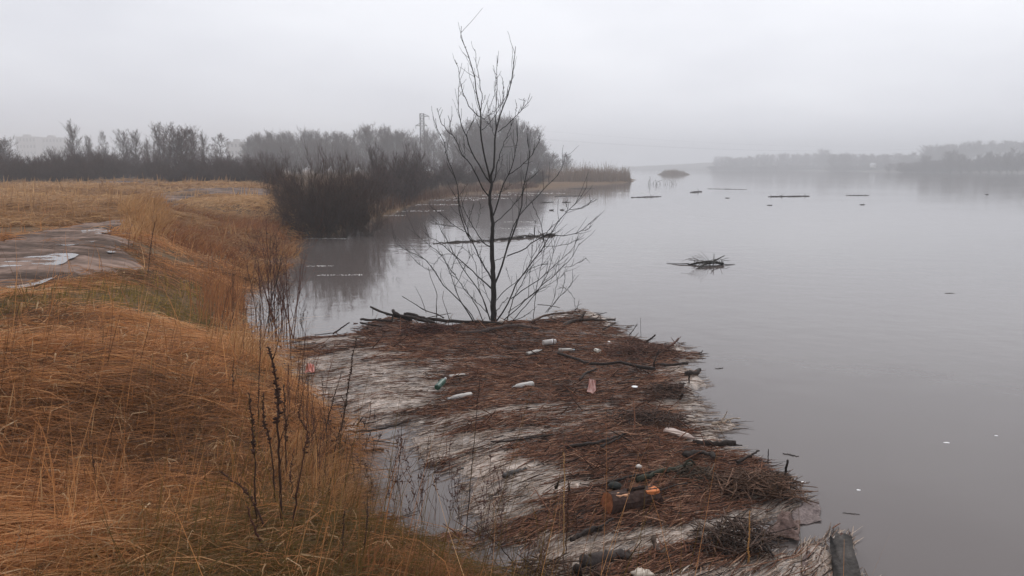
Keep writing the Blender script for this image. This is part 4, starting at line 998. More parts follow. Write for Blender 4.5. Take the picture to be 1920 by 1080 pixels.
stick([(670, 796), (680, 783)], .010, .006, 'short stub standing in the scum near the bank', dz=[-.06, .1])
stick([(1046, 662), (1075, 671), (1100, 680), (1135, 682), (1165, 680), (1195, 687), (1230, 692)], .020, .024, 'long dark branch curving across the brown litter', dz=[.04, .05, .05, .05, .06, .05, .03])
stick([(1088, 712), (1098, 700), (1118, 691)], .020, .013, 'short dark branch below the long curved one', dz=[.02, .05, .05])
stick([(1226, 690), (1228, 676), (1236, 655)], .012, .006, 'upright twig at the right edge of the raft', dz=[0, .12, .28], forks=[([(1230, 668), (1242, 656)], [.25, .36], .005)])
stick([(1212, 640), (1222, 634), (1229, 628)], .016, .014, 'stubby dark branch tip on the upper right rim', dz=[0, .06, .12])
stick([(1232, 682), (1255, 684), (1290, 681)], .014, .022, 'black branch end lying on the right rim scum', dz=[0, .02, .04])
stick([(1242, 696), (1270, 695)], .012, .010, 'short stick in the pale scum on the right rim', z0=.06)
stick([(1292, 728), (1292, 712), (1293, 698)], .012, .009, 'black peg standing in the water by the right rim', dz=[-.15, .02, .16])
stick([(1280, 706), (1300, 700), (1312, 694)], .045, .03, 'black rotten lump of wood at the right rim', z0=.05, dz=[0, .05, .02], sides=7, name='wood_lump', cat='driftwood')
stick([(1262, 733), (1272, 727), (1282, 720)], .050, .03, 'dark sodden wood lump inside the right rim', z0=.07, sides=7, name='wood_lump', cat='driftwood')
stick([(1275, 748), (1280, 738)], .020, .012, 'small dark chip standing below the sodden lump', dz=[-.06, .08])
stick([(1060, 838), (1105, 832), (1140, 824), (1175, 812)], .020, .012, 'long dark branch across the middle of the raft', z0=.13)
stick([(1125, 838), (1160, 822), (1165, 815)], .014, .010, 'dark stick crossing the long middle branch', z0=.14)
stick([(920, 828), (960, 826), (1000, 820), (1040, 815)], .010, .009, 'straight dark stick left of the middle branch', z0=.11)
stick([(1195, 900), (1230, 888), (1262, 880), (1298, 870)], .028, .020, 'mossy dark branch above the cut log', col=(.035, .036, .024), z0=.14, forks=[([(1282, 876), (1292, 862), (1304, 872)], [.16, .24, .16], .014)])
stick([(1140, 905), (1185, 893), (1225, 884)], .012, .009, 'thin branch left of the mossy one', z0=.14)
stick([(1285, 855), (1315, 848), (1342, 856)], .050, .03, 'curved slab of dark bark near the right rim', z0=.12, flat=.45, name='bark_slab', cat='bark')
stick([(1300, 828), (1340, 832), (1380, 831)], .022, .034, 'dark log end pointing right off the middle of the raft', z0=.07, dz=[.02, .02, .03])
stick([(1382, 866), (1405, 855), (1424, 845)], .018, .008, 'branch tip reaching off the right rim into the water', dz=[0, .02, .05])
stick([(1378, 834), (1392, 835)], .010, .006, 'small stick off the dark log end', z0=.05)
stick([(1440, 870), (1440, 856), (1441, 842)], .006, .004, 'thin dark reed standing off the right rim', dz=[-.1, .02, .12])
stick([(1471, 901), (1474, 880), (1477, 863)], .012, .011, 'upright black stake at the right rim', dz=[-.1, .08, .2])
stick([(1468, 903), (1478, 896), (1487, 898)], .028, .02, 'dark clod around the foot of the black stake', z0=.04, name='wood_lump', cat='driftwood')
stick([(945, 893), (965, 885), (986, 879)], .026, .016, 'grey split branch in the pale reeds', col=(.1, .09, .085), z0=.09)
stick([(1042, 915), (1048, 902)], .014, .008, 'short dark stub in the pale reeds by the tall straw', dz=[0, .1])
stick([(1092, 1052), (1120, 1047), (1150, 1043), (1182, 1038)], .048, .036, 'dark rounded log at the bottom of the raft', col=(.06, .047, .042), z0=.12, sides=10)
stick([(1070, 1012), (1090, 1002), (1115, 992), (1128, 990)], .018, .026, 'dark branch below left of the cut log', z0=.12)
stick([(1225, 1010), (1235, 1035), (1250, 1030)], .022, .016, 'dark brown stub right of the bottom log', col=(.06, .04, .03), z0=.11)
stick([(1120, 990), (1135, 982), (1150, 972)], .012, .008, 'thin stick leaning on the dark branch', z0=.15)
stick([(1082, 1078), (1080, 1064)], .035, .03, 'dark butt end at the bottom edge left', dz=[-.05, .12], name='wood_lump', cat='driftwood')
stick([(1120, 1085), (1128, 1066), (1135, 1060)], .045, .035, 'dark red-brown clod at the bottom edge', col=(.07, .035, .025), z0=.08, name='wood_lump', cat='driftwood')
stick([(1190, 935), (1260, 912), (1290, 905)], .008, .007, 'fine stick above right of the cut log', z0=.14)
stick([(1415, 985), (1430, 1010), (1445, 1035)], .014, .010, 'dark stick through the tangled twigs at right', z0=.15)
stick([(1370, 1000), (1400, 1008), (1450, 1042)], .013, .010, 'dark stick poking from the twig tangle to the water', z0=.13)
stick([(1505, 1085), (1508, 1060), (1516, 1036)], .030, .018, 'brownish stick in the scum by the broken stump', col=(.12, .085, .075), z0=.06)
stick([(1462, 1012), (1480, 1003), (1495, 990)], .010, .006, 'thin stick on the shore of the brown sheet', z0=.04)
# upright twigs on the outer scum
for k_, (u, v) in enumerate([(1272, 640), (1360, 795), (1352, 784), (1330, 780)]):
    pass
stick([(1248, 652), (1262, 646), (1272, 634)], .022, .012, 'reddish clump of root at the right shoulder', col=(.09, .045, .035), z0=.09, dz=[0, .03, .09], forks=[([(1266, 644), (1258, 632)], [.13, .2], .008), ([(1270, 640), (1277, 630)], [.15, .22], .008), ([(1270, 642), (1282, 646)], [.12, .1], .008)], name='root_clump', cat='root')
stick([(1305, 664), (1314, 661), (1318, 657)], .012, .006, 'small dark hook floating off the right shoulder', z0=.02, dz=[0, .02, .06], forks=[([(1314, 661), (1319, 666)], [.04, .02], .006)])
stick([(1335, 795), (1352, 792), (1368, 786), (1388, 784)], .018, .006, 'pale forked branch floating off the right rim', col=TN, z0=.04, forks=[([(1352, 792), (1360, 778), (1364, 770)], [.05, .14, .2], .009), ([(1345, 797), (1352, 806), (1356, 814)], [.04, .02, .0], .009), ([(1366, 788), (1378, 800), (1388, 806)], [.04, .02, .0], .006)])

# ------------------------------------------------------------------ the cut log
def cut_log():
    a, b_ = at(1137, 946, .13), at(1232, 931, .13)
    ax = norm(b_ - a); L = np.linalg.norm(b_ - a); n1 = norm(np.cross(ax, [0, 0, 1.])); n2 = np.cross(n1, ax)
    t = thing('cut_log', a, 'short sawn log with bright orange cut faces on the raft', 'log')
    r_ = np.random.default_rng(12); S_ = 20; K = 14; rad = .105
    ang = np.arange(S_) * 2 * np.pi / S_
    g = Geo(); V = []
    prof = 1 + .05 * np.sin(ang * 3 + 1) + .04 * r_.standard_normal(S_)
    for k in range(K):
        s = k / (K - 1)
        rr = rad * prof * (1 + .035 * r_.standard_normal(S_)) * (1 - .05 * s)
        sk = (.03 * np.sin(ang) * (1 if k == 0 else 0)) - (.03 * np.sin(ang) * (1 if k == K - 1 else 0))
        for j in range(S_): V.append(a + ax * (L * s + sk[j]) + rr[j] * (np.cos(ang[j]) * n1 + np.sin(ang[j]) * n2))
    V = np.array(V); F = np.array([[k * S_ + j, k * S_ + (j + 1) % S_, (k + 1) * S_ + (j + 1) % S_, (k + 1) * S_ + j] for k in range(K - 1) for j in range(S_)])
    g.add(V - a, F, (.05, .028, .022)); g.build('bark', M['wood'], t, smooth=False)
    for k, c in ((0, (.24, .085, .035)), (K - 1, (.10, .05, .03))):
        ring = V[k * S_:(k + 1) * S_]; cc = ring.mean(0); sgn = -1 if k == 0 else 1
        inner = cc + (ring - cc) * .55 + ax * sgn * .006
        W_ = np.vstack([ring + ax * sgn * .002, inner, cc + ax * sgn * .008])
        q = [[j, (j + 1) % S_, S_ + (j + 1) % S_, S_ + j] for j in range(S_)]; tr_ = [[S_ + j, S_ + (j + 1) % S_, 2 * S_] for j in range(S_)]
        g = Geo(); g.add(W_ - a, [np.array(q), np.array(tr_)], c); g.build('sawn_end', M['wood'], t, smooth=False)
    def facet(s0, s1, w0, w1, c, lift, name, label):
        """a flat fresh cut across the upper side of the log"""
        g = Geo(); n = 8; Vv = []
        for i in range(n):
            s = s0 + (s1 - s0) * i / (n - 1); e = math.sin(math.pi * (i + .35) / (n - .3)) ** .5
            wd = (w0 + (w1 - w0) * i / (n - 1)) * (.75 + .25 * e)
            for q in (-1, 1):
                Vv.append(ax * L * s + n1 * (q * wd + .018 + .006 * r_.standard_normal()) + n2 * (rad * .93 + lift))
            for q in (-1, 1):
                Vv.append(ax * L * s + n1 * (q * wd * 1.1 + .018) + n2 * (rad * .55 + lift))
        Vv = np.array(Vv); Fq = []
        for i in range(n - 1):
            o = i * 4; Fq += [[o, o + 4, o + 5, o + 1], [o + 2, o + 6, o + 4, o], [o + 1, o + 5, o + 7, o + 3]]
        g.add(Vv, [np.array(Fq), np.array([[0, 1, 3, 2], [(n - 1) * 4 + 2, (n - 1) * 4 + 3, (n - 1) * 4 + 1, (n - 1) * 4]])], c); o = g.build(name, M['wood'], t, smooth=False); o['label'] = label
    facet(.14, .40, .046, .042, (.62, .33, .19), -.006, 'cut_face', 'pale pinkish notch cut into the log')
    facet(.72, .97, .056, .060, (.50, .165, .06), -.006, 'cut_face', 'orange flat cut at the right end')
    g = Geo()                                                   # dark split along the top
    P = resample([ax * L * .40 + n2 * rad * 1.0 - n1 * .0, ax * L * .55 + n2 * rad * 1.05 + n1 * .01, ax * L * .74 + n2 * rad * 1.02], 8)
    V2, F2 = tubes([P], np.full((1, 8), .016), 5, wob=.2); g.add(V2, F2, (.03, .018, .015)); g.build('bark_ridge', M['wood'], t)
cut_log()

# ------------------------------------------------------------------ broken stump at the lower right
def stump():
    b0 = at(1578, 1085, -.1); t = thing('broken_stump', b0, 'grey hollow broken trunk leaning in the water at lower right', 'stump')
    r_ = np.random.default_rng(77)
    a, b_ = at(1600, 1190, -.03), at(1576, 1022, .07)
    P = resample([a, (a + b_) / 2 + [0, 0, .02], b_], 10); K, S_ = 10, 16
    ax = norm(b_ - a); n1 = norm(np.cross(ax, [0, 0, 1.])); n2 = np.cross(n1, ax); ang = np.arange(S_) * 2 * np.pi / S_
    V = []; C = []
    gr = .10 * np.sin(ang * 2 + .4) + .10 * r_.standard_normal(S_)
    for k in range(K):
        rad = .10 - .02 * (k / (K - 1)) ** 1.5
        for j in range(S_):
            q = P[k] + rad * (1 + gr[j] + .09 * r_.standard_normal()) * (np.cos(ang[j]) * n1 + .8 * np.sin(ang[j]) * n2)
            if k == K - 1: q = q + ax * r_.uniform(-.02, .15)
            V.append(q); C.append(np.array([.05, .044, .04]) * max(.3, 1 + .35 * r_.standard_normal()))
    F = [[k * S_ + j, k * S_ + (j + 1) % S_, (k + 1) * S_ + (j + 1) % S_, (k + 1) * S_ + j] for k in range(K - 1) for j in range(S_)]
    g = Geo(); g.add(np.array(V) - b0, [np.array(F)], np.array(C)); g.build('trunk', M['wood'], t)
    g = Geo(); ring = np.array(V[-S_:]); cc = ring.mean(0) - ax * .05
    g.add(np.vstack([ring, cc]) - b0, [np.array([[j, (j + 1) % S_, S_] for j in range(S_)])], (.03, .022, .02)); g.build('rotten_core', M['wood'], t, smooth=False)
    g = Geo()
    for q in range(5):
        s = P[-1] + r_.normal(0, .03, 3); V2, F2 = tubes([resample([s, s + ax * .06 + r_.normal(0, .03, 3) + [0, 0, .03]], 4)], np.linspace(.034, .010, 4)[None], 6, wob=.25); g.add(V2 - b0, F2, (.11, .055, .045))
    g.build('splinter', M['wood'], t, smooth=False)
stump()

# ------------------------------------------------------------------ rubbish on the raft
def lathe(px0, px1, z, prof, col, name, label, cat, parts=(), squash=1.0, sides=14, dz=0.0, roll=0.0, m='plastic', dent=.035):
    """a body of revolution lying from one photo point to the other; prof = [(s, r)], s 0..1 along the axis"""
    a, b_ = at(*px0, z), at(*px1, z); b_[2] += dz; L = np.linalg.norm(b_ - a); ax = norm(b_ - a); n1 = norm(np.cross(ax, [0, 0, 1.])); n2 = np.cross(n1, ax)
    r_ = np.random.default_rng(int(px0[0])); ang = np.arange(sides) * 2 * np.pi / sides
    def body(pf, c, nm, parent, dent):
        V = []
        for s, r in pf:
            for q in ang: V.append(ax * L * s + r * (1 + dent * r_.standard_normal()) * (np.cos(q) * n1 + squash * np.sin(q) * n2))
        K = len(pf); F = [[k * sides + j, k * sides + (j + 1) % sides, (k + 1) * sides + (j + 1) % sides, (k + 1) * sides + j] for k in range(K - 1) for j in range(sides)]
        g = Geo(); g.add(np.array(V), [np.array(F), np.arange(sides)[::-1][None, :], (K - 1) * sides + np.arange(sides)[None, :]], c)
        return g.build(nm, M[m], parent, smooth=False if dent > .03 else True)
    t = thing(name, a, label, cat)
    body(prof, col, 'bottle_body' if 'bottle' in name else 'body', t, dent)
    for pf, c, nm in parts: body(pf, c, nm, t, .0)
    return t
BOT = [(0, .030), (.03, .040), (.12, .042), (.30, .040), (.34, .043), (.60, .041), (.72, .038), (.84, .022), (.90, .015)]
def cap(c): return ([(.895, .018), (.90, .019), (.975, .019), (.98, .016)], c, 'cap')
lathe((1000, 720), (959, 727), .125, BOT, (.42, .39, .36), 'plastic_bottle', 'white plastic bottle lying in the middle of the raft', 'bottle', [cap((.7, .7, .7))])
lathe((884, 739), (838, 748), .10, BOT, (.34, .31, .28), 'plastic_bottle', 'slim whitish bottle at the left middle of the raft', 'bottle', [cap((.3, .3, .3))], squash=.75)
lathe((842, 706), (880, 702), .09, BOT, (.28, .24, .21), 'plastic_bottle', 'dull greyish bottle sunk in the litter above the green one', 'bottle', [cap((.3, .3, .3))], squash=.6)
lathe((1047, 657), (1078, 656), .115, BOT, (.25, .22, .19), 'plastic_bottle', 'cloudy clear bottle below the tin can', 'bottle', [cap((.25, .35, .4))], squash=.8)
lathe((988, 663), (1016, 656), .105, BOT, (.28, .25, .22), 'plastic_bottle', 'pale thin bottle pointing right left of the cloudy one', 'bottle', [cap((.2, .2, .2))], squash=.6)
lathe((819, 727), (836, 716), .14, BOT, (.018, .07, .045), 'plastic_bottle', 'green bottle stuck upright in the left litter', 'bottle', [cap((.5, .5, .5))], dz=.05)
lathe((1248, 806), (1303, 822), .10, [(0, .045), (.04, .062), (.2, .066), (.45, .058), (.62, .062), (.78, .05), (.88, .030), (.93, .022)], (.30, .21, .17), 'plastic_bottle', 'large dirty beige crumpled bottle on the right rim', 'bottle', [([(.925, .025), (.985, .025)], (.3, .2, .16), 'cap')], squash=.5, dent=.09)
lathe((1018, 643), (1041, 640), .16, [(0, .034), (.03, .042), (.12, .046), (.86, .046), (.95, .042), (1, .036)], (.42, .38, .35), 'drink_can', 'white and grey can lying high on the raft', 'can',
      [([(.62, .0468), (.72, .0468)], (.72, .7, .68), 'label_band'), ([(1.0, .038), (1.012, .038)], (.6, .6, .6), 'lid')], m='plastic')
lathe((1116, 656), (1124, 659), .15, [(0, .028), (.3, .030), (.9, .036), (1, .038)], (.62, .58, .5), 'paper_cup', 'small whitish cup below the right end of the forked branch', 'cup')
def blob(u, v, z, r, col, name, label, cat, sq=(1, 1, .6), m='plastic', jag=.08, n1=10, n2=16):
    c = at(u, v, z); r_ = np.random.default_rng(int(u * 3 + v)); th = np.linspace(0, np.pi, n1); ph = np.arange(n2) * 2 * np.pi / n2
    V = np.array([[np.sin(a) * np.cos(p), np.sin(a) * np.sin(p), np.cos(a)] for a in th for p in ph]) * np.array(sq) * r
    kx = r_.normal(0, 2.5, (4, 3)); ph0 = r_.uniform(0, 6, 4)
    V = V * (1 + jag * np.sin(V / r @ kx.T + ph0).sum(1, keepdims=True))
    F = [[i * n2 + j, i * n2 + (j + 1) % n2, (i + 1) * n2 + (j + 1) % n2, (i + 1) * n2 + j] for i in range(n1 - 1) for j in range(n2)]
    g = Geo(); g.add(V + c, np.array(F)[:, ::-1], col)
    base = c - [0, 0, r * sq[2] * .8]
    return tag(g.build(name, M[m], base=base), label, cat)
blob(1190, 725, .15, .042, (.85, .85, .84), 'jar_lid', 'round white lid catching the light right of centre', 'lid', sq=(1, 1, .25), jag=.01)
blob(1198, 875, .15, .028, (.55, .50, .45), 'foam_lump', 'small white foam lump above the cut log', 'foam', sq=(1.1, .9, .75))
blob(1152, 911, .16, .062, (.026, .028, .025), 'rubber_ball', 'dark flattened rubber ball behind the cut log', 'ball', sq=(1.05, .9, .55), jag=.04, m='wood')
blob(1205, 1076, .13, .055, (.48, .40, .32), 'foam_lump', 'pale lump at the bottom edge of the raft', 'foam', sq=(1.5, .8, .5), jag=.12)
blob(867, 878, .10, .020, (.02, .018, .018), 'black_stopper', 'small black round stopper in the pale reeds', 'stopper')
blob(1142, 641, .15, .022, (.7, .66, .62), 'foam_lump', 'tiny white speck of foam below the forked branch', 'foam')
blob(1775, 830, .0, .022, (.75, .74, .74), 'foam_lump', 'flat white fleck floating on the open river at right', 'foam', sq=(1.6, .8, .2))
blob(1868, 817, .0, .014, (.75, .74, .74), 'foam_lump', 'small white fleck floating farthest right', 'foam', sq=(1.6, .8, .3))
blob(1506, 904, .0, .018, (.78, .76, .75), 'foam_lump', 'white fleck floating just right of the black stake', 'foam', sq=(1.5, .8, .3))
blob(1610, 919, .0, .014, (.75, .73, .72), 'foam_lump', 'pin-sized white fleck between stake and open river', 'foam', sq=(1.3, .9, .4))
blob(940, 604, .14, .05, (.42, .36, .31), 'foam_lump', 'greyish lump of foam at the foot of the sapling', 'foam', sq=(1, .8, .7), jag=.15)
def sheet(pix, z, hgt, col, name, label, cat, seed, m='plastic', n=22, thick=.004):
    """a crumpled film between four photo corners"""
    c = np.array([at(u, v, z) for u, v in pix]); r_ = np.random.default_rng(seed); nz = make_noise(seed, 10, 3, 14)
    s = np.linspace(0, 1, n); A, B = np.meshgrid(s, s)
    P = ((1 - A) * (1 - B))[..., None] * c[0] + (A * (1 - B))[..., None] * c[1] + (A * B)[..., None] * c[2] + ((1 - A) * B)[..., None] * c[3]
    e = (np.minimum(np.minimum(A, 1 - A), np.minimum(B, 1 - B)) * 4).clip(0, 1)
    Lx = np.linalg.norm(c[1] - c[0]); Ly = np.linalg.norm(c[3] - c[0])
    P[..., 0] += .05 * Lx * nz(A * 2, B * 2) * .5; P[..., 1] += .05 * Ly * nz(B * 2, A * 2) * .5
    P[..., 2] += hgt * (.35 * e + .3 * nz(A * 1.2, B * 1.2) * (.3 + e))
    V = np.concatenate([P.reshape(-1, 3), P.reshape(-1, 3) - [0, 0, thick]])
    i, j = np.meshgrid(np.arange(n - 1), np.arange(n - 1), indexing='ij'); b = (i * n + j).ravel(); F = np.stack([b, b + 1, b + n + 1, b + n], 1)
    rim = list(range(n)) + [k * n + n - 1 for k in range(1, n)] + [(n - 1) * n + k for k in range(n - 2, -1, -1)] + [k * n for k in range(n - 2, 0, -1)]
    Fr = np.array([[rim[k], rim[(k + 1) % len(rim)], rim[(k + 1) % len(rim)] + n * n, rim[k] + n * n] for k in range(len(rim))])[:, ::-1]
    g = Geo(); g.add(V, [F, F[:, ::-1] + n * n, Fr], col); base = c.mean(0)
    return tag(g.build(name, M[m], base=base), label, cat)
sheet([(1432, 1003), (1498, 1008), (1500, 975), (1462, 964)], .05, .10, (.15, .10, .085), 'plastic_sheet', 'brown film bulging at the right rim below the twig tangle', 'plastic sheet', 201, m='litter')
sheet([(1490, 985), (1540, 975), (1535, 938), (1482, 948)], .015, .035, (.19, .15, .14), 'plastic_sheet', 'brown film lying in the water beyond the bulging one', 'plastic sheet', 202, m='litter')
sheet([(1100, 735), (1116, 738), (1118, 714), (1104, 712)], .13, .06, (.24, .075, .05), 'plastic_bag', 'small red bag stuck in the brown litter', 'bag', 203)
sheet([(572, 697), (590, 697), (588, 682), (575, 683)], .20, .07, (.42, .10, .06), 'plastic_bag', 'pinkish red bag caught behind the grass lip', 'bag', 204)
sheet([(605, 718), (665, 722), (662, 700), (622, 698)], .03, .015, (.44, .44, .42), 'plastic_sheet', 'pale grey film floating in the scum left of the dock stalk', 'plastic sheet', 206)

# ------------------------------------------------------------------ dead stalks and shrubs of the bank
def stalk(px, zb, label, r0=.006, seeds=(0.6, 1.0), sr=.016, col=(.06, .034, .022), lean=0.0, name='dock_stalk', cat='plant stalk', twigs=0, seed_name='seed_head', zroot=None, dens=190):
    """a dead stalk; px runs from its root (on the ground at height zb) to its tip"""
    r_ = np.random.default_rng(int(px[0][0] * 13 + px[-1][1])); u0, v0 = px[0]
    root = at(u0, v0, zb); zr = float(land_h(root[:1], root[1:2])[0])
    for _ in range(4): root = at(u0, v0, max(zr, -.05)); zr = float(land_h(root[:1], root[1:2])[0])
    Yd = root[1]; n = len(px)
    P = np.array([root if i == 0 else atY(u, v, Yd + lean * i / (n - 1)) for i, (u, v) in enumerate(px)]); P[0, 2] -= .04
    P = resample(P, 22); P[1:-1] += r_.normal(0, .0025, (20, 3))
    t = thing(name, root, label, cat)
    g = Geo(); Q = np.linspace(r0, r0 * .45, 22); V, F = tubes([P], Q[None], 6); g.add(V - root, F, col)
    if twigs:
        C, Rc = sprout(P[None], Q[None], twigs, .25, .95, .10, .28, .5, .5, 6, r_, .6, .08); V, F = tubes(C, np.maximum(Rc, .0014), 4); g.add(V - root, F, col)
    g.build('stem', M['twig'], t)
    if seeds:
        a, b_ = seeds; L = np.linalg.norm(np.diff(P, axis=0), axis=1).sum(); m = int(dens * L * (b_ - a)) + 8
        s = r_.uniform(a, b_, m); clump = s < 2; s = s[clump]; m = len(s)
        fi = s * 21; i0 = np.clip(fi.astype(int), 0, 20); f = (fi - i0)[:, None]; B = P[i0] * (1 - f) + P[i0 + 1] * f
        d = norm(r_.standard_normal((m, 3)) * [1, 1, .5] + [0, 0, .7]); ln = sr * r_.uniform(.5, 1.15, m) * (1 - .45 * (s - a) / (b_ - a))
        K_ = np.stack([B, B + d * ln[:, None] * .6, B + d * ln[:, None] * 1.2], 1)
        V, F = tubes(K_, np.array([[.32, .50, .12]]) * ln[:, None] * .8, 5); g = Geo()
        cc = np.array(col) * 1.15 * (1 + .3 * r_.normal(0, 1, (m, 1))).clip(.4, 2); g.add(V - root, F, np.repeat(cc, 15, axis=0)); g.build(seed_name, M['twig'], t)
    return t
DKS = (.045, .028, .022)
stalk([(873, 1012), (880, 930), (886, 860), (893, 780), (900, 708)], .6, 'tall thin dark stalk rising alone over the debris', .005, (.82, 1), .010, DKS)
stalk([(1062, 1062), (1062, 1010), (1064, 960), (1066, 900)], .3, 'stout brown seed spike before the cut log', .006, (.42, .98), .020, (.075, .036, .022), dens=260)
stalk([(620, 893), (630, 830), (645, 780), (655, 710), (668, 634)], .6, 'tallest dock stalk leaning right before the raft', .0062, (.5, 1), .018, (.055, .032, .022))
stalk([(598, 850), (612, 800), (622, 760), (640, 702)], .7, 'shorter dock stalk leaning right beside the tallest', .005, (.45, 1), .015, (.055, .032, .022))
stalk([(528, 1005), (526, 930), (522, 850), (520, 745), (513, 690), (503, 650)], .9, 'thick dark dock stalk with a heavy head in the middle of the bank', .0085, (.62, 1), .024, (.05, .026, .018), twigs=3)
stalk([(480, 1005), (478, 900), (474, 820), (467, 738)], .95, 'dark stalk with a knobbly spike left of the heavy-headed one', .006, (.6, 1), .019, (.05, .026, .018))
stalk([(516, 960), (512, 880), (506, 826), (495, 790), (494, 738)], .95, 'crooked dark stalk close left of the heavy-headed one', .006, (.6, 1), .019, (.05, .026, .018))
stalk([(484, 800), (485, 740), (487, 670), (489, 600)], .8, 'long reddish stalk reaching up into the waterside shrub', .005, (.2, 1), .013, (.085, .042, .026))
stalk([(536, 900), (536, 820), (534, 770), (533, 722)], .8, 'brown seed spike right of the heavy-headed stalk', .006, (.45, 1), .020, (.07, .036, .022))
stalk([(543, 1022), (556, 930), (572, 840), (576, 806), (560, 782), (563, 760)], .85, 'twisted brown stalk with a hooked top', .006, (.68, 1), .017, (.075, .036, .024), twigs=2)
stalk([(437, 742), (437, 705), (438, 668)], .9, 'short spike standing alone left of the stalk group', .0045, (.3, 1), .013, (.075, .04, .025))
stalk([(608, 905), (612, 860), (613, 820), (611, 786)], .6, 'short dark stalk at the grass edge below the tallest dock', .0055, (.4, 1), .014, (.06, .035, .025))
stalk([(555, 960), (545, 890), (552, 840)], .8, 'short red-brown stalk in the straw right of the group', .004, (.5, 1), .011, (.085, .042, .028))
stalk([(641, 1085), (641, 1040), (644, 1000), (646, 958)], .8, 'upright dark stalk at the bottom of the bank', .005, (.4, 1), .012, (.055, .034, .025))
stalk([(676, 1075), (683, 1020), (690, 960), (689, 930)], .6, 'thin stalk right of the upright one at the bottom', .004, (.6, 1), .009, (.06, .036, .027), twigs=3)
stalk([(744, 905), (749, 860), (752, 832), (753, 792)], .0, 'thin spike standing in the open water by the raft', .004, (.4, 1), .013, (.06, .036, .026))
stalk([(530, 1056), (505, 1040), (488, 1015), (473, 980), (463, 950)], .98, 'bent red-brown branch curving over the grass at the bottom', .0085, (.5, 1), .010, (.085, .036, .024), twigs=2, name='bent_stem')
stalk([(517, 1018), (495, 985), (470, 935), (440, 905), (411, 884)], .98, 'thick leaning stem with a knobbly tip at the bottom left of the stalks', .007, (.5, 1), .016, (.075, .036, .024), name='bent_stem')
stalk([(186, 925), (180, 895), (175, 860), (172, 840)], 1.2, 'small thin dark sprig standing in the grass at left', .003, None, .01, (.06, .036, .025), twigs=6)
stalk([(276, 520), (281, 480), (286, 440), (291, 416)], 1.3, 'tall brown stalk standing right of the mud track', .008, (.3, 1), .022, (.10, .05, .03), twigs=2)
stalk([(345, 690), (340, 640), (337, 600)], 1.2, 'fine straw stalk in the middle of the grass', .003, None, .01, (.24, .13, .05))
stalk([(277, 760), (276, 725), (276, 690)], 1.2, 'short pale stalk in the left grass', .003, None, .01, (.4, .25, .11))
stalk([(388, 700), (393, 660), (399, 628)], 1.1, 'pale straw stalk left of the lone spike', .003, None, .01, (.38, .22, .09))
stalk([(132, 560), (129, 525), (128, 500)], 1.4, 'straw stalk on the turf below the mud track', .004, None, .01, (.36, .21, .09), twigs=2)
stalk([(1057, 1078), (1057, 990), (1058, 900), (1057, 848)], .55, 'tall tan straw standing before the cut log', .0060, (.55, 1), .012, (.42, .25, .11), name='straw_stalk', lean=.05)
stalk([(1044, 1085), (1047, 1010), (1052, 930)], .5, 'thin straw left of the tall tan one', .003, None, .012, (.40, .24, .11), name='straw_stalk')
stalk([(1404, 1085), (1403, 1040), (1405, 1000), (1406, 958)], .4, 'short broad tan straw standing at the lower right of the raft', .008, (.2, .9), .014, (.40, .21, .075), name='straw_stalk')
stalk([(900, 1080), (872, 1030), (848, 1000), (828, 985)], .5, 'arched pale straw at the lower end of the bank', .0045, None, .01, (.40, .23, .10), name='straw_stalk')
stalk([(990, 1085), (950, 1040), (915, 1000), (893, 978)], .2, 'dark bent stem reaching left out of the lower debris', .006, None, .01, (.06, .04, .03), name='bent_stem', twigs=3)
stalk([(22, 1062), (30, 1030), (37, 1000), (36, 985)], 1.3, 'pale curved blade at the lower left edge', .003, None, .01, (.40, .29, .18), name='straw_stalk')
stalk([(320, 830), (345, 850), (370, 884)], 1.15, 'broken pale reed lying across the dark grass hollow', .004, None, .01, (.45, .28, .12), name='straw_stalk', lean=-.1)
stalk([(205, 832), (160, 812), (132, 778)], 1.2, 'greenish-yellow bent reed in the grass hollow', .004, None, .01, (.38, .30, .11), name='straw_stalk', lean=.1)

def thin_shrub(name, spots, zb, hgt, label, col, seed, wd=.004, lean=.22, n2=6, cat='shrub'):
    """a many-stemmed bare shrub rooted at the given photo points"""
    r_ = np.random.default_rng(seed); roots = np.array([at(u, v, zb) for u, v in spots]); roots[:, 2] = np.maximum(land_h(roots[:, 0], roots[:, 1]), -.12)
    n = len(spots); K = 10; t_ = np.linspace(0, 1, K)[None, :, None]
    h = r_.uniform(*hgt, n); d = np.stack([r_.normal(0, lean, n), r_.normal(0, lean, n), np.ones(n)], 1)
    P = roots[:, None, :] + d[:, None, :] * h[:, None, None] * t_ + np.cumsum(r_.normal(0, .012, (n, K, 3)), 1) * t_
    t = thing(name, roots.mean(0), label, cat); b0 = roots.mean(0)
    Q = wd * r_.uniform(.7, 1.2, n)[:, None] * (1 - .7 * t_[:, :, 0])
    g = Geo(); V, F = tubes(P, Q, 5); g.add(V - b0, F, col); g.build('stems', M['twig'], t)
    A, Ra = sprout(P, Q, n2, .25, .97, .18, .42, .5, .5, 6, r_, .6, .10)
    B, Rb = sprout(A, Ra, 3, .3, 1, .2, .45, .5, .4, 4, r_, .6, .12)
    g = Geo(); V, F = tubes(A, np.maximum(Ra, .0016), 4); g.add(V - b0, F, col); V, F = tubes(B, np.maximum(Rb, .0012), 3); g.add(V - b0, F, np.array(col) * 1.2)
    m = len(A) * 2; i = r_.integers(0, len(A), m); j = r_.integers(2, 6, m); dd = norm(r_.standard_normal((m, 3)) + [0, 0, .8]); q = A[i, j]
    V, F = tubes(np.stack([q, q + dd * .012, q + dd * .028], 1), np.array([[.004, .006, .001]]) * np.ones((m, 1)), 4); g.add(V - b0, F, np.array(col) * 1.1)
    g.build('crown', M['twig'], t)
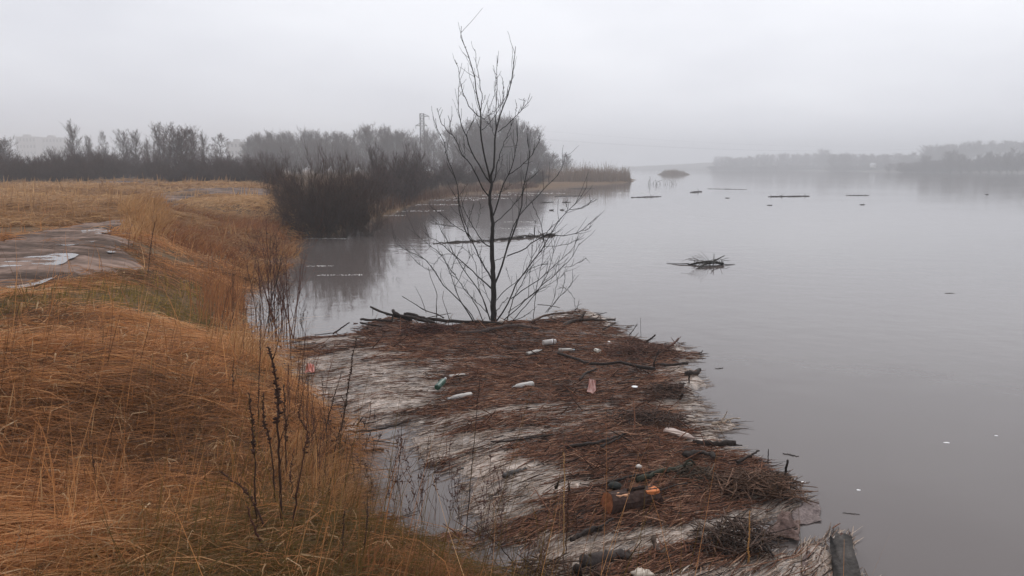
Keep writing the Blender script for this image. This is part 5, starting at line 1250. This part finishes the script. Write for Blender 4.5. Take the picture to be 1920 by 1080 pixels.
thin_shrub('waterside_shrub', [(525, 640), (532, 646), (520, 650), (540, 642), (512, 655), (548, 640), (528, 652), (537, 636), (522, 630), (545, 634), (534, 628), (516, 640), (552, 632)], 0, (1.2, 2.0), 'reddish bare shrub standing in the water by the bank', (.12, .052, .038), 301, .0115, .12, n2=7)
thin_shrub('waterside_shrub', [(497, 640), (503, 632), (510, 625), (492, 625), (515, 633)], .1, (1.1, 1.9), 'dark thin-stemmed shrub at the inner bend of the bank', (.045, .03, .026), 302, .009, .11, n2=6)
thin_shrub('waterside_shrub', [(488, 600), (495, 592), (505, 588), (515, 596), (482, 608), (500, 604)], .1, (1.2, 2.1), 'red-brown bare shrub in the shallow bend behind the dark thin-stemmed one', (.11, .052, .038), 309, .010, .12, n2=6)
thin_shrub('waterside_shrub', [(568, 622), (575, 628), (560, 628)], 0, (.5, .9), 'sparse low shrub right of the reddish one in the water', (.06, .04, .035), 303, .004, .2, n2=6)
thin_shrub('low_herb', [(700, 960), (715, 950), (735, 960), (750, 950), (765, 965), (780, 950), (725, 940)], 0, (.35, .75), 'wispy reddish herb in the water at the bank foot, leftmost', (.10, .055, .045), 304, .0026, .2, n2=7, cat='plant')
thin_shrub('low_herb', [(800, 985), (815, 975), (835, 990), (850, 975), (865, 995), (790, 970)], 0, (.35, .8), 'wispy reddish herb at the bank foot around the thin dark stalk', (.10, .055, .045), 305, .0026, .22, n2=7, cat='plant')
thin_shrub('low_herb', [(890, 1030), (905, 1010), (925, 1040), (940, 1020), (960, 1050), (915, 1055)], 0, (.3, .65), 'wispy reddish herb at the bottom between bank and raft', (.11, .06, .05), 306, .0024, .25, n2=7, cat='plant')
thin_shrub('low_herb', [(660, 905), (668, 890), (675, 915), (685, 925), (655, 880)], 0, (.4, .8), 'dark wispy herb in the water below the tallest dock', (.06, .04, .034), 307, .0026, .2, n2=6, cat='plant')
thin_shrub('low_herb', [(990, 1075), (1010, 1062), (1030, 1080), (965, 1085)], 0, (.22, .45), 'pale reddish herb at the bottom edge of the raft', (.15, .085, .065), 308, .002, .3, n2=7, cat='plant')

# thin dead weeds crowding the bank edge
r_w = np.random.default_rng(515)
LPX = [(690, 985), (640, 925), (622, 860), (606, 800), (592, 740), (560, 690), (505, 655), (478, 610), (470, 560), (490, 510), (510, 480), (545, 460)]
for i in range(120):
    q = r_w.random() * (len(LPX) - 1.01); k0 = int(q); f = q - k0
    u = LPX[k0][0] * (1 - f) + LPX[k0 + 1][0] * f + r_w.normal(-22, 20); v = LPX[k0][1] * (1 - f) + LPX[k0 + 1][1] * f + r_w.normal(0, 8)
    hh = r_w.uniform(55, 130) * (.55 if v < 600 else 1.0); du = r_w.normal(4, 9)
    stalk([(u, v), (u + du * .3, v - hh * .4), (u + du * .7, v - hh * .75), (u + du, v - hh)], .5, 'thin dead weed in the crowd along the bank edge', r_w.uniform(.003, .0045), (.5, 1) if r_w.random() < .6 else None, r_w.uniform(.007, .013),
          [(.10, .048, .032), (.15, .072, .046), (.065, .038, .028)][i % 3], name='weed_stalk', twigs=int(r_w.integers(2, 5)), dens=170)['group'] = 'thin dead weeds along the bank edge'

# tangles of twigs on the raft
def tangle(u, v, rad, n, label, seed, col, hgt=.10, z=.10, L=(.12, .4), group=None):
    r_ = np.random.default_rng(seed); c = at(u, v, z); n_ = n
    p = r_.normal(0, 1, (n_, 2)).clip(-1.7, 1.7) * np.array(rad) * .5; th = r_.uniform(0, np.pi, n_) * .6 + r_.normal(.4, .5, n_); ln = r_.uniform(*L, n_); t = np.linspace(-.5, .5, 6)[None, :]
    bow = r_.normal(0, .12, n_)[:, None]
    zz = hgt * np.exp(-((p / np.array(rad)) ** 2).sum(1))[:, None] * r_.uniform(.2, 1.1, n_)[:, None] + r_.normal(0, .12, n_)[:, None] * ln[:, None] * t + bow * ln[:, None] * (.25 - t * t)
    P = np.stack([c[0] + p[:, :1] + ln[:, None] * t * np.cos(th)[:, None] - bow * ln[:, None] * t * t * np.sin(th)[:, None], c[1] + p[:, 1:] + ln[:, None] * t * np.sin(th)[:, None] + bow * ln[:, None] * t * t, c[2] - .03 + zz.clip(0)], -1)
    V, F = tubes(P, r_.uniform(.0025, .008, n_)[:, None] * (1 - .5 * np.abs(t) * 1.6), 4)
    cc = np.array(col) * (1 + .4 * r_.normal(0, 1, (n_, 1))).clip(.3, 2.4)
    g = Geo(); g.add(V, F, np.repeat(cc, 24, axis=0)); return tag(g.build('twig_tangle', M['litter'], base=c), label, 'twigs', group)
tangle(1385, 1015, (.34, .22), 240, 'big dark tangle of twigs at the lower right of the raft', 401, (.085, .055, .042), .20)
tangle(1420, 910, (.42, .25), 300, 'brown tangle of twigs heaped near the black stake', 402, (.13, .075, .05), .13)
tangle(1190, 660, (.75, .5), 320, 'reddish tangle of thin twigs on the upper right of the raft', 403, (.12, .062, .045), .16)
tangle(810, 620, (.6, .35), 220, 'dark red tangle left of the sapling foot', 404, (.08, .035, .026), .14)
tangle(1215, 790, (.5, .3), 240, 'dark tangle between the beige bottle and the middle branch', 405, (.075, .045, .034), .13)
tangle(1290, 890, (.3, .2), 140, 'dark tangle around the mossy branch', 406, (.07, .05, .035), .10)
tangle(1250, 735, (.35, .3), 160, 'brown tangle inside the right rim by the sodden lump', 407, (.10, .06, .045), .14)
tangle(1030, 1085, (.5, .25), 160, 'brown tangle at the bottom edge of the raft', 408, (.09, .055, .04), .12)

# ------------------------------------------------------------------ things drifting on the river
def drift(u0, u1, v, r, label, v1=None, seed=0, bumps=8, name='floating_log', cat='log'):
    r_ = np.random.default_rng(seed or int(u0)); v1 = v if v1 is None else v1
    a, b_ = at(u0, v, 0), at(u1, v1, 0); K = 24; P = resample([a, b_], K); P[:, 2] = r * .15 + np.abs(r_.normal(0, r * .25, K)); P[1:-1, 1] += r_.normal(0, r * 1.0, K - 2)
    Q = r * (0.35 + .65 * np.sin(np.pi * np.linspace(.04, .97, K)) ** .6) * (1 + .18 * r_.standard_normal(K))
    Q = Q * .6; g = Geo(); V, F = tubes([P], Q[None], 6, wob=.1); g.add(V, F, (.085, .074, .067))
    for q in range(bumps):
        i = r_.integers(2, K - 2); d = np.array([r_.normal(0, 1.2), r_.normal(0, 1), abs(r_.normal(.4, .5))]); ln = r * r_.uniform(1.5, 4)
        V, F = tubes([resample([P[i], P[i] + norm(d) * ln], 4)], np.linspace(r * .3, r * .1, 4)[None], 4); g.add(V, F, (.05, .04, .035))
    return tag(g.build(name, M['wood'], base=a), label, cat)
drift(812, 925, 457, .055, 'thin left half of the long dark line drifting behind the sapling', v1=451, bumps=14)
drift(918, 1040, 451, .10, 'thick right half of the long dark line drifting behind the sapling', v1=441, bumps=26)
drift(1440, 1518, 369, .10, 'long low log drifting far out in mid-river', v1=368, bumps=4)
drift(1586, 1630, 366.5, .07, 'shorter log drifting right of the long mid-river log', bumps=3)
drift(1183, 1240, 370.5, .085, 'crooked log drifting in front of the reed bed tip', v1=368.8, bumps=6)
drift(1294, 1316, 361, .12, 'short dark log with a raised end, drifting left of the long one', v1=359.5, bumps=6)
drift(1326, 1400, 354, .05, 'line of thin flotsam drifting farther than the logs', v1=355.5, bumps=10)
drift(1066, 1115, 354, .06, 'dark line of flotsam close to the reed bed', v1=353.5, bumps=4)
drift(1040, 1090, 368, .07, 'faint line of flotsam right of the sapling', v1=367.5, bumps=2)
drift(1012, 1038, 380, .06, 'dark strip of flotsam by the sapling twigs', v1=379, bumps=2)
drift(1054, 1070, 379.5, .06, 'short strip of flotsam right of the dark strip', bumps=2)
drift(1030, 1038, 394.5, .06, 'small dark knob floating right of the sapling', bumps=2)
drift(1050, 1058, 394, .06, 'smaller knob floating beside the dark one', bumps=1)
drift(1360, 1368, 371.5, .06, 'dark speck floating between the mid-river logs', bumps=2)
drift(1848, 1853, 365, .06, 'dark speck floating far right in mid-river', bumps=1)
drift(1438, 1448, 385, .05, 'faint speck floating below the long mid-river log', bumps=2)
drift(1612, 1622, 384, .05, 'faint speck floating below the shorter log', bumps=2)
drift(1772, 1790, 550, .012, 'thin leaf stalk floating on the right half of the river', bumps=4)
drift(1468, 1498, 851, .010, 'thin dark twig floating right of the raft', v1=856, bumps=4, name='floating_twig', cat='twig')
drift(1580, 1612, 962, .006, 'curved thin twig floating right of the stake', v1=965, bumps=2, name='floating_twig', cat='twig')
drift(1342, 1356, 692, .010, 'short twig floating off the right shoulder', v1=690, bumps=2, name='floating_twig', cat='twig')
# clump of branches adrift
def branch_clump():
    b0 = at(1330, 497, 0); r_ = np.random.default_rng(9); t = thing('floating_branch', b0, 'leafy-looking snag of branches drifting alone in mid-river', 'branch')
    g = Geo()
    def add(px, zz, r0, r1):
        P = resample([at(u, v, 0) * [1, 1, 0] + [0, 0, zz[i]] for i, (u, v) in enumerate(px)], 10); V, F = tubes([P], np.linspace(r0, r1, 10)[None], 5, wob=.12); g.add(V - b0, F, (.04, .036, .03))
    add([(1290, 497), (1310, 496), (1335, 495), (1356, 497)], [0, .06, .08, .03], .03, .045); add([(1304, 505), (1320, 500), (1340, 496)], [-.02, .06, .08], .025, .03)
    add([(1330, 497), (1345, 494), (1358, 491)], [.03, .14, .2], .03, .012); add([(1337, 498), (1338, 497), (1338, 496)], [.0, .16, .34], .018, .010)
    add([(1292, 496), (1275, 496), (1250, 494)], [.03, .02, .01], .02, .006); add([(1345, 497), (1360, 497), (1378, 496)], [.05, .02, .01], .02, .006)
    for q in range(22):
        u = r_.uniform(1298, 1356); add([(u, 497), (u + r_.normal(0, 6), 497 + r_.normal(0, 2)), (u + r_.normal(0, 10), 497 + r_.normal(0, 4))], [.04, r_.uniform(.06, .14), r_.uniform(.05, .22)], .012, .005)
    g.build('bough', M['wood'], t)
    g = Geo()
    for q in range(7):
        u = 1332 - q * 3; P = resample([at(u, 498, 0), at(u - 6 - q * 2, 499, 0) * [1, 1, 0] + [0, 0, .22 + .03 * r_.random()], at(u - 18 - q * 3, 500, 0) * [1, 1, 0] + [0, 0, .44 - .05 * q + .03 * r_.random()]], 8)
        V, F = tubes([P], np.linspace(.008, .004, 8)[None], 4); g.add(V - b0, F, (.09, .075, .06))
    g.build('twigs', M['wood'], t)
branch_clump()
# reed stubs standing in the river
def stubs(u0, u1, v, label, n, hp, seed):
    r_ = np.random.default_rng(seed); b0 = at((u0 + u1) / 2, v, 0); g = Geo()
    for q in range(n):
        u = u0 + (u1 - u0) * r_.random() ** 1.5; p = at(u, v + r_.uniform(-1, 1), 0); h = hp[0] + (hp[1] - hp[0]) * r_.random() * (1 - .6 * (u - u0) / (u1 - u0))
        P = resample([p - [0, 0, .2], p + [r_.normal(0, .2 * h), 0, h * .6], p + [r_.normal(0, .45 * h), 0, h]], 6); V, F = tubes([P], np.linspace(.028, .010, 6)[None], 4); g.add(V - b0, F, (.06, .05, .045))
    return tag(g.build('flooded_bush', M['wood'], base=[0, 0, 0]) if False else g.build('flooded_bush', M['wood'], base=np.zeros(3)), label, 'bush'), b0
for a_ in [(1216, 1275, 346, 'sparse twigs of a drowned bush standing out of the river', 26, (.25, 1.6), 17)]:
    o, b0 = stubs(*a_); o.location = b0
# foam streaks
def streak(u0, u1, v, label, wpx=1.0, seed=1):
    r_ = np.random.default_rng(int(u0 + v * 3)); n = 70; a = at(u0, v, 0); b_ = at(u1, v + r_.uniform(-1, 1), 0); g = Geo(); s = r_.random(n)
    c = a + (b_ - a) * s[:, None]; wv = (np.linalg.norm(at(u0, v + wpx, 0) - a))
    c[:, 1] += r_.normal(0, wv * .5, n) + .06 * wv * np.sin(s * 9)
    th = np.arange(7) * 2 * np.pi / 7
    for i in range(n):
        rx = abs(b_[0] - a[0]) * r_.uniform(.006, .022); ry = wv * r_.uniform(.15, .5)
        V = np.concatenate([np.stack([c[i, 0] + rx * np.cos(th), c[i, 1] + ry * np.sin(th), np.full(7, -.002)], 1), [[c[i, 0], c[i, 1], .004 + .006 * r_.random()]]])
        g.add(V, np.array([[k, (k + 1) % 7, 7] for k in range(7)]), (.5, .48, .46))
    return tag(g.build('foam_streak', M['litter']), label, 'foam', kind='stuff')
for (u0, u1, v) in [(560, 650, 447), (575, 625, 499), (596, 680, 516), (690, 760, 404), (720, 830, 396), (700, 760, 388), (800, 900, 375), (780, 860, 384), (905, 1000, 366), (850, 960, 371), (950, 1060, 362), (945, 1000, 416), (935, 1000, 428), (1160, 1240, 362)]:
    streak(u0, u1, v, 'thin pale line of foam on the river')

# ------------------------------------------------------------------ the air
hz = bpy.data.materials.new('haze'); hz.use_nodes = True
t = hz.node_tree
for n in list(t.nodes): t.nodes.remove(n)
pv = t.nodes.new('ShaderNodeVolumePrincipled'); pv.inputs['Color'].default_value = (0.955, 0.97, 0.99, 1); pv.inputs['Density'].default_value = 0.0015
pv.inputs['Anisotropy'].default_value = 0.0
ou = t.nodes.new('ShaderNodeOutputMaterial'); t.links.new(pv.outputs[0], ou.inputs['Volume'])
x0, x1, y0, y1, z0, z1 = -1400, 1400, -160, 1400, -4, 42
V = [(x, y, z) for z in (z0, z1) for y in (y0, y1) for x in (x0, x1)]
g = Geo(); g.add(V, np.array([[0, 2, 3, 1], [4, 5, 7, 6], [0, 1, 5, 4], [2, 6, 7, 3], [0, 4, 6, 2], [1, 3, 7, 5]]))
tag(g.build('haze', hz, smooth=False), 'pale fog over the river', kind='stuff')
